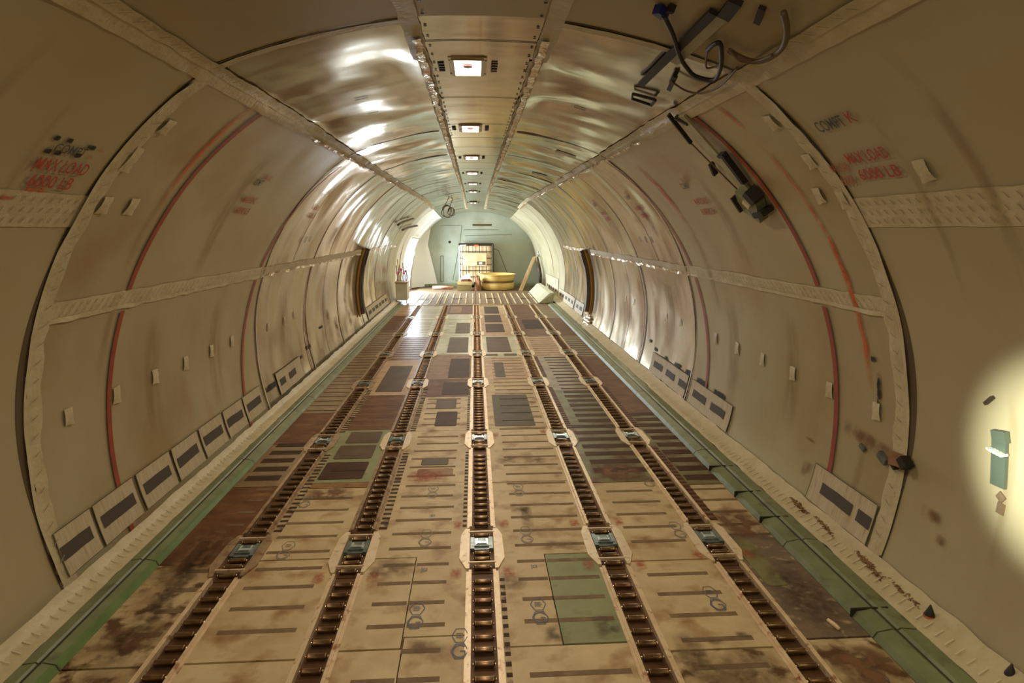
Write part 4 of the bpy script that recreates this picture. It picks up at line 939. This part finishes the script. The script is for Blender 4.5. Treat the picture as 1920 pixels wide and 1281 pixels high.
# ---------------------------------------------------------------- door pads and foil, mid distance
for sd, Y, z0, z1, lb in ((1, 16.3, .36, 2.05, 'tall dark curved door pad on the far right wall'), (-1, 15.8, .42, 2.12, 'tall dark curved door pad on the far left wall')):
    t = root('door_pad', surf(sd, s_z(1.2), Y), lb, 'door pad', 'dark door pads on both walls')
    def curved(nm, y0, y1, za, zb, th, mat, off=.01):
        m = MB(); n = 24; vs = []
        for i in range(n+1):
            s = s_z(za)+(s_z(zb)-s_z(za))*i/n
            vs += [surf(sd, s, y0, off), surf(sd, s, y1, off), surf(sd, s, y1, off+th), surf(sd, s, y0, off+th)]
        m.add(vs, [(i*4+a, i*4+(a+1) % 4, (i+1)*4+(a+1) % 4, (i+1)*4+a) for i in range(n) for a in range(4)]+[(0, 1, 2, 3), tuple(len(vs)-4+k for k in (3, 2, 1, 0))])
        return m.build(nm, mat, t, True, org=t.location)
    curved('pad', Y-.12, Y+.12, z0, z1, .14, 'pad_dark'); curved('edge_strip', Y-.17, Y-.13, z0-.05, z1, .06, 'brass'); curved('edge_strip', Y+.14, Y+.2, z0, z1-.1, .04, 'rail_grey'); curved('slot', Y-.1, Y-.06, z1-.4, z1-.1, .012, 'frame_black', .155)
m = MB()
for k in range(7):
    s = s_z(.06+.03*k); p = Vector(surf(1, s, 15.75+.12*(k % 3), .05)); q = Vector(surf(1, s_z(.08+.03*k), 16.3+.08*(k % 2), .10)); m.tube([p, (p+q)/2+Vector((-.05, 0, .02)), q], [.03, .05, .03], 6)
tag(m.build('crumpled_foil', 'foil', None, False, org=surf(1, s_z(.1), 16)), 'crumpled bright silver foil at the foot of the right door pad', 'foil')

# ---------------------------------------------------------------- the far end
def P_(px, py, Y): return at(px, py, Y)
# intermediate bulk container
xa = P_(862, 500, 27.65)[0]; xb = P_(924, 500, 27.65)[0]; zt = P_(890, 458, 27.65)[2]
t = root('tote_tank', ((xa+xb)/2, 27.65, 0), 'caged plastic liquid tote with label plate standing against the grey bulkhead', 'tote tank')
def part(nm, mb, mat, sm=False): return mb.build(nm, mat, t, sm, org=t.location)
y0, y1 = 27.65, 28.4
m = MB(); m.box(xa, xb, y0, y1, .10, .14)
for x in (xa, (xa+xb)/2-.08, xb-.16): m.box(x, x+.16, y0, y1, 0, .10)
part('pallet', m, 'cage_steel')
m = MB(); q = .08; P = [(xa+.05+q, y0+.05), (xb-.05-q, y0+.05), (xb-.05, y0+.05+q), (xb-.05, y1-.05-q), (xb-.05-q, y1-.05), (xa+.05+q, y1-.05), (xa+.05, y1-.05-q), (xa+.05, y0+.05+q)]
m.prism(P, .14, zt-.08); part('tank', m, 'tank_plastic')
m = MB()
zs = [.2+(zt-.26)*i/6 for i in range(7)]
for z in zs: m.tube([(xa, y0, z), (xb, y0, z), (xb, y1, z), (xa, y1, z), (xa, y0, z)], .016, 6)
for i in range(6):
    x = xa+(xb-xa)*i/5; m.tube([(x, y0, .14), (x, y0, zt-.03)], .015, 6)
for i in range(1, 4):
    y = y0+(y1-y0)*i/4; m.tube([(xa, y, .14), (xa, y, zt-.03)], .015, 6); m.tube([(xb, y, .14), (xb, y, zt-.03)], .015, 6)
part('cage', m, 'cage_steel')
m = MB(); m.tube([(xa-.01, y0-.01, .2), (xa-.01, y0-.01, zt-.12), (xa+.05, y0-.01, zt-.05), (xa+.3, y0-.01, zt-.04)], .028, 8); part('cage_corner', m, 'cage_light')
m = MB(); m.tube([(xa-.02, y0, zt), (xb+.02, y0, zt), (xb+.02, y1, zt), (xa-.02, y1, zt), (xa-.02, y0, zt)], .03, 8); m.tube([(xb, y0-.01, .2), (xb, y0-.01, zt)], .04, 8); part('top_rail', m, 'frame_black')
lx0, lz0 = P_(868, 499, 27.6)[0], P_(868, 499, 27.6)[2]; lx1, lz1 = P_(912, 475, 27.6)[0], P_(912, 475, 27.6)[2]
m = MB(); m.box(lx0, lx1, 27.60, 27.62, lz0, lz1); lp = part('label_plate', m, 'label_plate')
m = MB(); m.box(lx0+.6*(lx1-lx0), lx1-.05, 27.594, 27.601, lz0+.04, lz0+.2); part('label_print', m, 'grey_cover')
m = MB(); m.box(lx0+.68*(lx1-lx0), lx0+.82*(lx1-lx0), 27.588, 27.595, lz0+.07, lz0+.17); part('label_square', m, 'paper_white')
c = P_(893, 459, 27.6); m = MB(); m.box(c[0]-.09, c[0]+.09, 27.58, 27.61, zt-.09, zt-.02); part('red_tab', m, 'red_plastic')
m = MB(); m.lathe([(0, .06), (.11, .06), (.12, 0)], ((xa+xb)/2, 28.0, zt-.08), 20); part('filler_cap', m, 'red_plastic')
# yellow tubs
xc = P_(933, 546, 26.1)[0]
def tub(z0, z1, label, rim, r=.745):
    t = root('round_tub', (xc, 26.75, z0), label, 'tub', 'yellow round tubs stacked at the far end')
    m = MB(); m.lathe([(0, .0), (r-.08, .0), (r-.02, .03), (r, (z1-z0)*.6), (r, z1-z0)], (xc, 26.75, z0), 48); m.build('body', 'tub_yellow', t, True, org=t.location)
    m = MB(); m.lathe([(r, (z1-z0)-.02), (r+rim, (z1-z0)-.015), (r+rim, z1-z0+.01), (r-.02, z1-z0+.01), (r-.05, z1-z0-.1), (0, z1-z0-.12)], (xc, 26.75, z0), 48); m.build('rim', 'tub_yellow', t, True, org=t.location)
tub(0.001, .30, 'lower of two stacked yellow round tubs in front of the tote', .0)
m = MB(); m.lathe([(0, 0), (.72, 0), (.72, .05), (0, .05)], (xc, 26.75, .313), 40); tag(m.build('spacer_ring', 'tub_dark', None, True, org=(xc, 26.75, .313)), 'dark round spacer between the two yellow tubs', 'spacer')
tub(.366, .66, 'upper of two stacked yellow round tubs, with a wide flat rim', .09)
# box with rubbish on it
x0 = P_(856, 545, 26.1)[0]; x1 = P_(886, 545, 26.1)[0]; zt2 = P_(870, 528, 26.1)[2]
t = root('storage_box', ((x0+x1)/2, 26.1, 0), 'khaki open carton on the floor left of the yellow tubs', 'box')
m = MB(); w = .02
vs = [(x0+.05, 26.1, .002), (x1-.05, 26.1, .002), (x1-.05, 26.7, .002), (x0+.05, 26.7, .002), (x0, 26.05, zt2), (x1, 26.05, zt2), (x1, 26.75, zt2), (x0, 26.75, zt2)]
m.add(vs, [(3, 2, 1, 0), (0, 1, 5, 4), (1, 2, 6, 5), (2, 3, 7, 6), (3, 0, 4, 7)]); m.add([(x0, 26.05, zt2-.03), (x1, 26.05, zt2-.03), (x1, 26.75, zt2-.03), (x0, 26.75, zt2-.03)], [(0, 1, 2, 3)]); m.build('body', 'box_khaki', t, org=t.location)
m = MB(); m.add([(x0, 26.05, zt2), (x1, 26.05, zt2), (x1-.04, 25.98, zt2-.16), (x0+.06, 25.97, zt2-.12)], [(0, 1, 2, 3), (3, 2, 1, 0)]); m.build('flap', 'box_khaki', t, org=t.location)
m = MB(); b = (x0+.12, 26.2, zt2+.07); m.add([b, (x0+.62, 26.25, zt2+.1), (x0+.56, 26.35, zt2+.34), (x0+.3, 26.5, zt2+.2), (x0+.1, 26.5, zt2+.08), (x0+.6, 26.5, zt2+.08)], [(0, 1, 2, 3), (3, 2, 5, 4), (0, 3, 4), (1, 5, 2), (0, 4, 5, 1)])
tag(m.build('folded_paper', 'paper_white', None, False, org=b), 'folded white paper sheet peaking on top of the khaki carton', 'paper')
def heap(name, cx, cy, cz, rx, ry, rz, mat, label, cat, seed):
    m = MB(); n = 16; vs = [(0, 0, 0)]*0
    for i in range(9):
        for j in range(n):
            th = math.pi*i/8*.5; ph = 2*math.pi*j/n; d = 1+.35*noise.noise(Vector((math.cos(ph)*2, math.sin(ph)*2, i*.5+seed)))
            vs.append((cx+rx*d*math.sin(th)*math.cos(ph) if i else cx, cy+ry*d*math.sin(th)*math.sin(ph) if i else cy, cz+rz*math.cos(th)*d))
    m.add(vs, [(i*n+j, (i+1)*n+j, (i+1)*n+(j+1) % n, i*n+(j+1) % n) for i in range(8) for j in range(n)]); return tag(m.build(name, mat, None, False, org=(cx, cy, cz)), label, cat)
heap('rag_bundle', x0+.38, 26.4, zt2-.02, .3, .15, .09, 'pipe_rust', 'brown red rag bundle lying in the khaki carton under the paper', 'rags', 1)
heap('rag_bundle', P_(893, 530, 26.5)[0]+.05, 26.25, 0.0, .17, .25, .62, 'rag_brown', 'heap of brown rags piled between the carton and the yellow tubs', 'rags', 5)
for k, (pa, pb, mt, lb) in enumerate((((811, 537), (852, 535), 'pipe_rust', 'rear rust brown pipe lying on the floor left of the carton'), ((811, 541), (853, 539), 'rail_cream', 'middle pale pipe lying on the floor left of the carton'), ((812, 545), (852, 544), 'pipe_rust', 'front rust brown pipe lying on the floor left of the carton'))):
    a = on_floor(*pa, .05); b = on_floor(*pb, .05); Y = (27.6, 27.2, 26.8)[k]; xa_, xb_ = P_(pa[0], pa[1], Y)[0], P_(pb[0]-3, pb[1], Y)[0]
    m = MB(); m.tube([(xa_, Y, .05), (xb_, Y-.05, .05)], .048, 12); tag(m.build('steel_pipe', mt, None, True, org=(xa_, Y, .05)), lb, 'pipe', 'pipes lying at the far end')
a = P_(976, 547, 26.0); b = P_(1003, 482, 26.6)
m = MB(); d = Vector((b[0]-a[0], b[1]-a[1], b[2]-.02)); m.add([(a[0]-.09, 26.0, .0), (a[0]+.09, 26.0, .0), (a[0]+.09, 26.05, .0), (a[0]-.09, 26.05, .0), (b[0]-.09, b[1], b[2]), (b[0]+.07, b[1], b[2]+.05), (b[0]+.07, b[1]+.05, b[2]+.05), (b[0]-.09, b[1]+.05, b[2])],
                                                                   [(3, 2, 1, 0), (4, 5, 6, 7), (0, 1, 5, 4), (1, 2, 6, 5), (2, 3, 7, 6), (3, 0, 4, 7)])
tag(m.build('plank', 'plank_wood', None, False, org=a), 'long wooden plank leaning against the right side of the bulkhead', 'plank')
m = MB(); Y = 26.55; m.tube([surf(1, s_z(.1), Y, .16), surf(1, s_z(.6), Y, .16), surf(1, s_z(1.1), Y, .16), surf(1, s_z(1.5), Y, .16)], [.05, .07, .07, .03], 10); tag(m.build('rubber_seal', 'pad_dark', None, True, org=surf(1, s_z(.1), Y)), 'dark curved rubber seal standing behind the leaning plank', 'seal')
m = MB(); m.tube([surf(1, s_z(1.45), 26.9, .03), surf(1, s_z(1.75), 26.9, .03)], .03, 8); tag(m.build('strip_reflector', 'lock_bright', None, True, org=surf(1, s_z(1.45), 26.9)), 'small bright strip on the far right wall above the leaning plank', 'strip')
# green box ramp at the right
m = MB(); P = [(2.2, 21.3), (2.62, 21.3), (2.72, 25.3), (2.3, 25.3)]
vs = [(2.22, 21.3, .022), (2.72, 21.3, .022), (2.72, 25.3, .022), (2.22, 25.3, .022), (2.60, 21.35, .36), (2.76, 21.3, .38), (2.70, 25.3, .38), (2.55, 25.3, .36)]
m.add(vs, [(3, 2, 1, 0), (4, 5, 6, 7), (0, 1, 5, 4), (1, 2, 6, 5), (2, 3, 7, 6), (3, 0, 4, 7)]); o = tag(m.build('sloped_cover', 'ramp_green', None, False, org=(2.5, 21.3, 0)), 'pale green sloped cover box along the foot of the far right wall', 'cover')
# cabinet and hose fittings at the left door
t = root('equipment_cabinet', (-2.58, 21.9, 0), 'pale cabinet standing against the far left wall before the daylight door', 'cabinet')
m = MB(); m.box(-2.78, -2.38, 21.6, 22.3, .12, .72); m.build('body', 'cabinet_white', t, org=t.location)
m = MB(); m.box(-2.74, -2.42, 21.585, 21.6, .16, .68); m.build('door', 'cabinet_white', t, org=t.location)
m = MB(); m.box(-2.8, -2.36, 21.55, 22.35, .72, .76); m.build('top', 'plank_wood', t, org=t.location)
for x in (-2.76, -2.42):
    m = MB(); m.box(x, x+.03, 21.62, 21.66, .001, .12); m.build('leg', 'cage_steel', t, org=t.location)
t = root('hose_cluster', (-2.6, 22.0, .761), 'cluster of brass hoses and pink valves standing on the pale cabinet', 'hose fittings')
rr = random.Random(11)
for k in range(7):
    x = -2.76+.055*k; h = .5+rr.uniform(-.15, .3); m = MB(); m.tube([(x, 22.0, .762), (x+.02, 21.98, .9), (x-.02+rr.uniform(-.03, .03), 21.95, .762+h)], .016, 8); m.build('hose', 'brass' if k % 2 else 'rag_brown', t, True, org=t.location)
for k in range(5):
    x = -2.74+.075*k; z = 1.05+.06*(k % 3); m = MB(); m.lathe([(0, .05), (.035, .04), (.045, 0), (.03, -.04), (0, -.05)], (x, 21.9, z), 12); m.build('valve', 'pink_valve', t, True, org=t.location)
# hanging cable tangle under the far ceiling
for k, (r0, lb) in enumerate(((.16, 'largest dark cable coil hanging under the far left ceiling'), (.11, 'smaller dark cable coil hanging under the far left ceiling'))):
    c = Vector(P_(838+8*k, 398, 22.2+.7*k)); m = MB()
    pts = []
    for i in range(60):
        a = i/60*math.pi*5; pts.append(c+Vector((math.cos(a)*r0*(1+.25*math.sin(i*.37)), .05*math.sin(i*.3), math.sin(a)*r0*1.3*(1+.2*math.cos(i*.23)))))
    pts.append(Vector((c.x+.1, c.y, surf(-1, s_x(abs(c.x+.1)), 22.2)[2]-.01)))
    m.tube(pts, .013, 6); tag(m.build('cable_coil', 'pad_dark', None, True, org=c), lb, 'cable', 'cable coils under the far ceiling')
# dark handrails along the upper left wall near the far end
for k, (Y0_, z_) in enumerate(((19.4, 2.75), (21.3, 2.6))):
    m = MB(); P = [Vector(surf(-1, s_z(z_)+.05*i, Y0_+.35*i, .08)) for i in range(8)]; m.tube(P, .035, 8)
    tag(m.build('padded_bar', 'pad_dark', None, True, org=P[0]), 'dark padded bar on the far upper left wall, %s of two' % ('nearer', 'farther')[k], 'padded bar', 'dark padded bars')
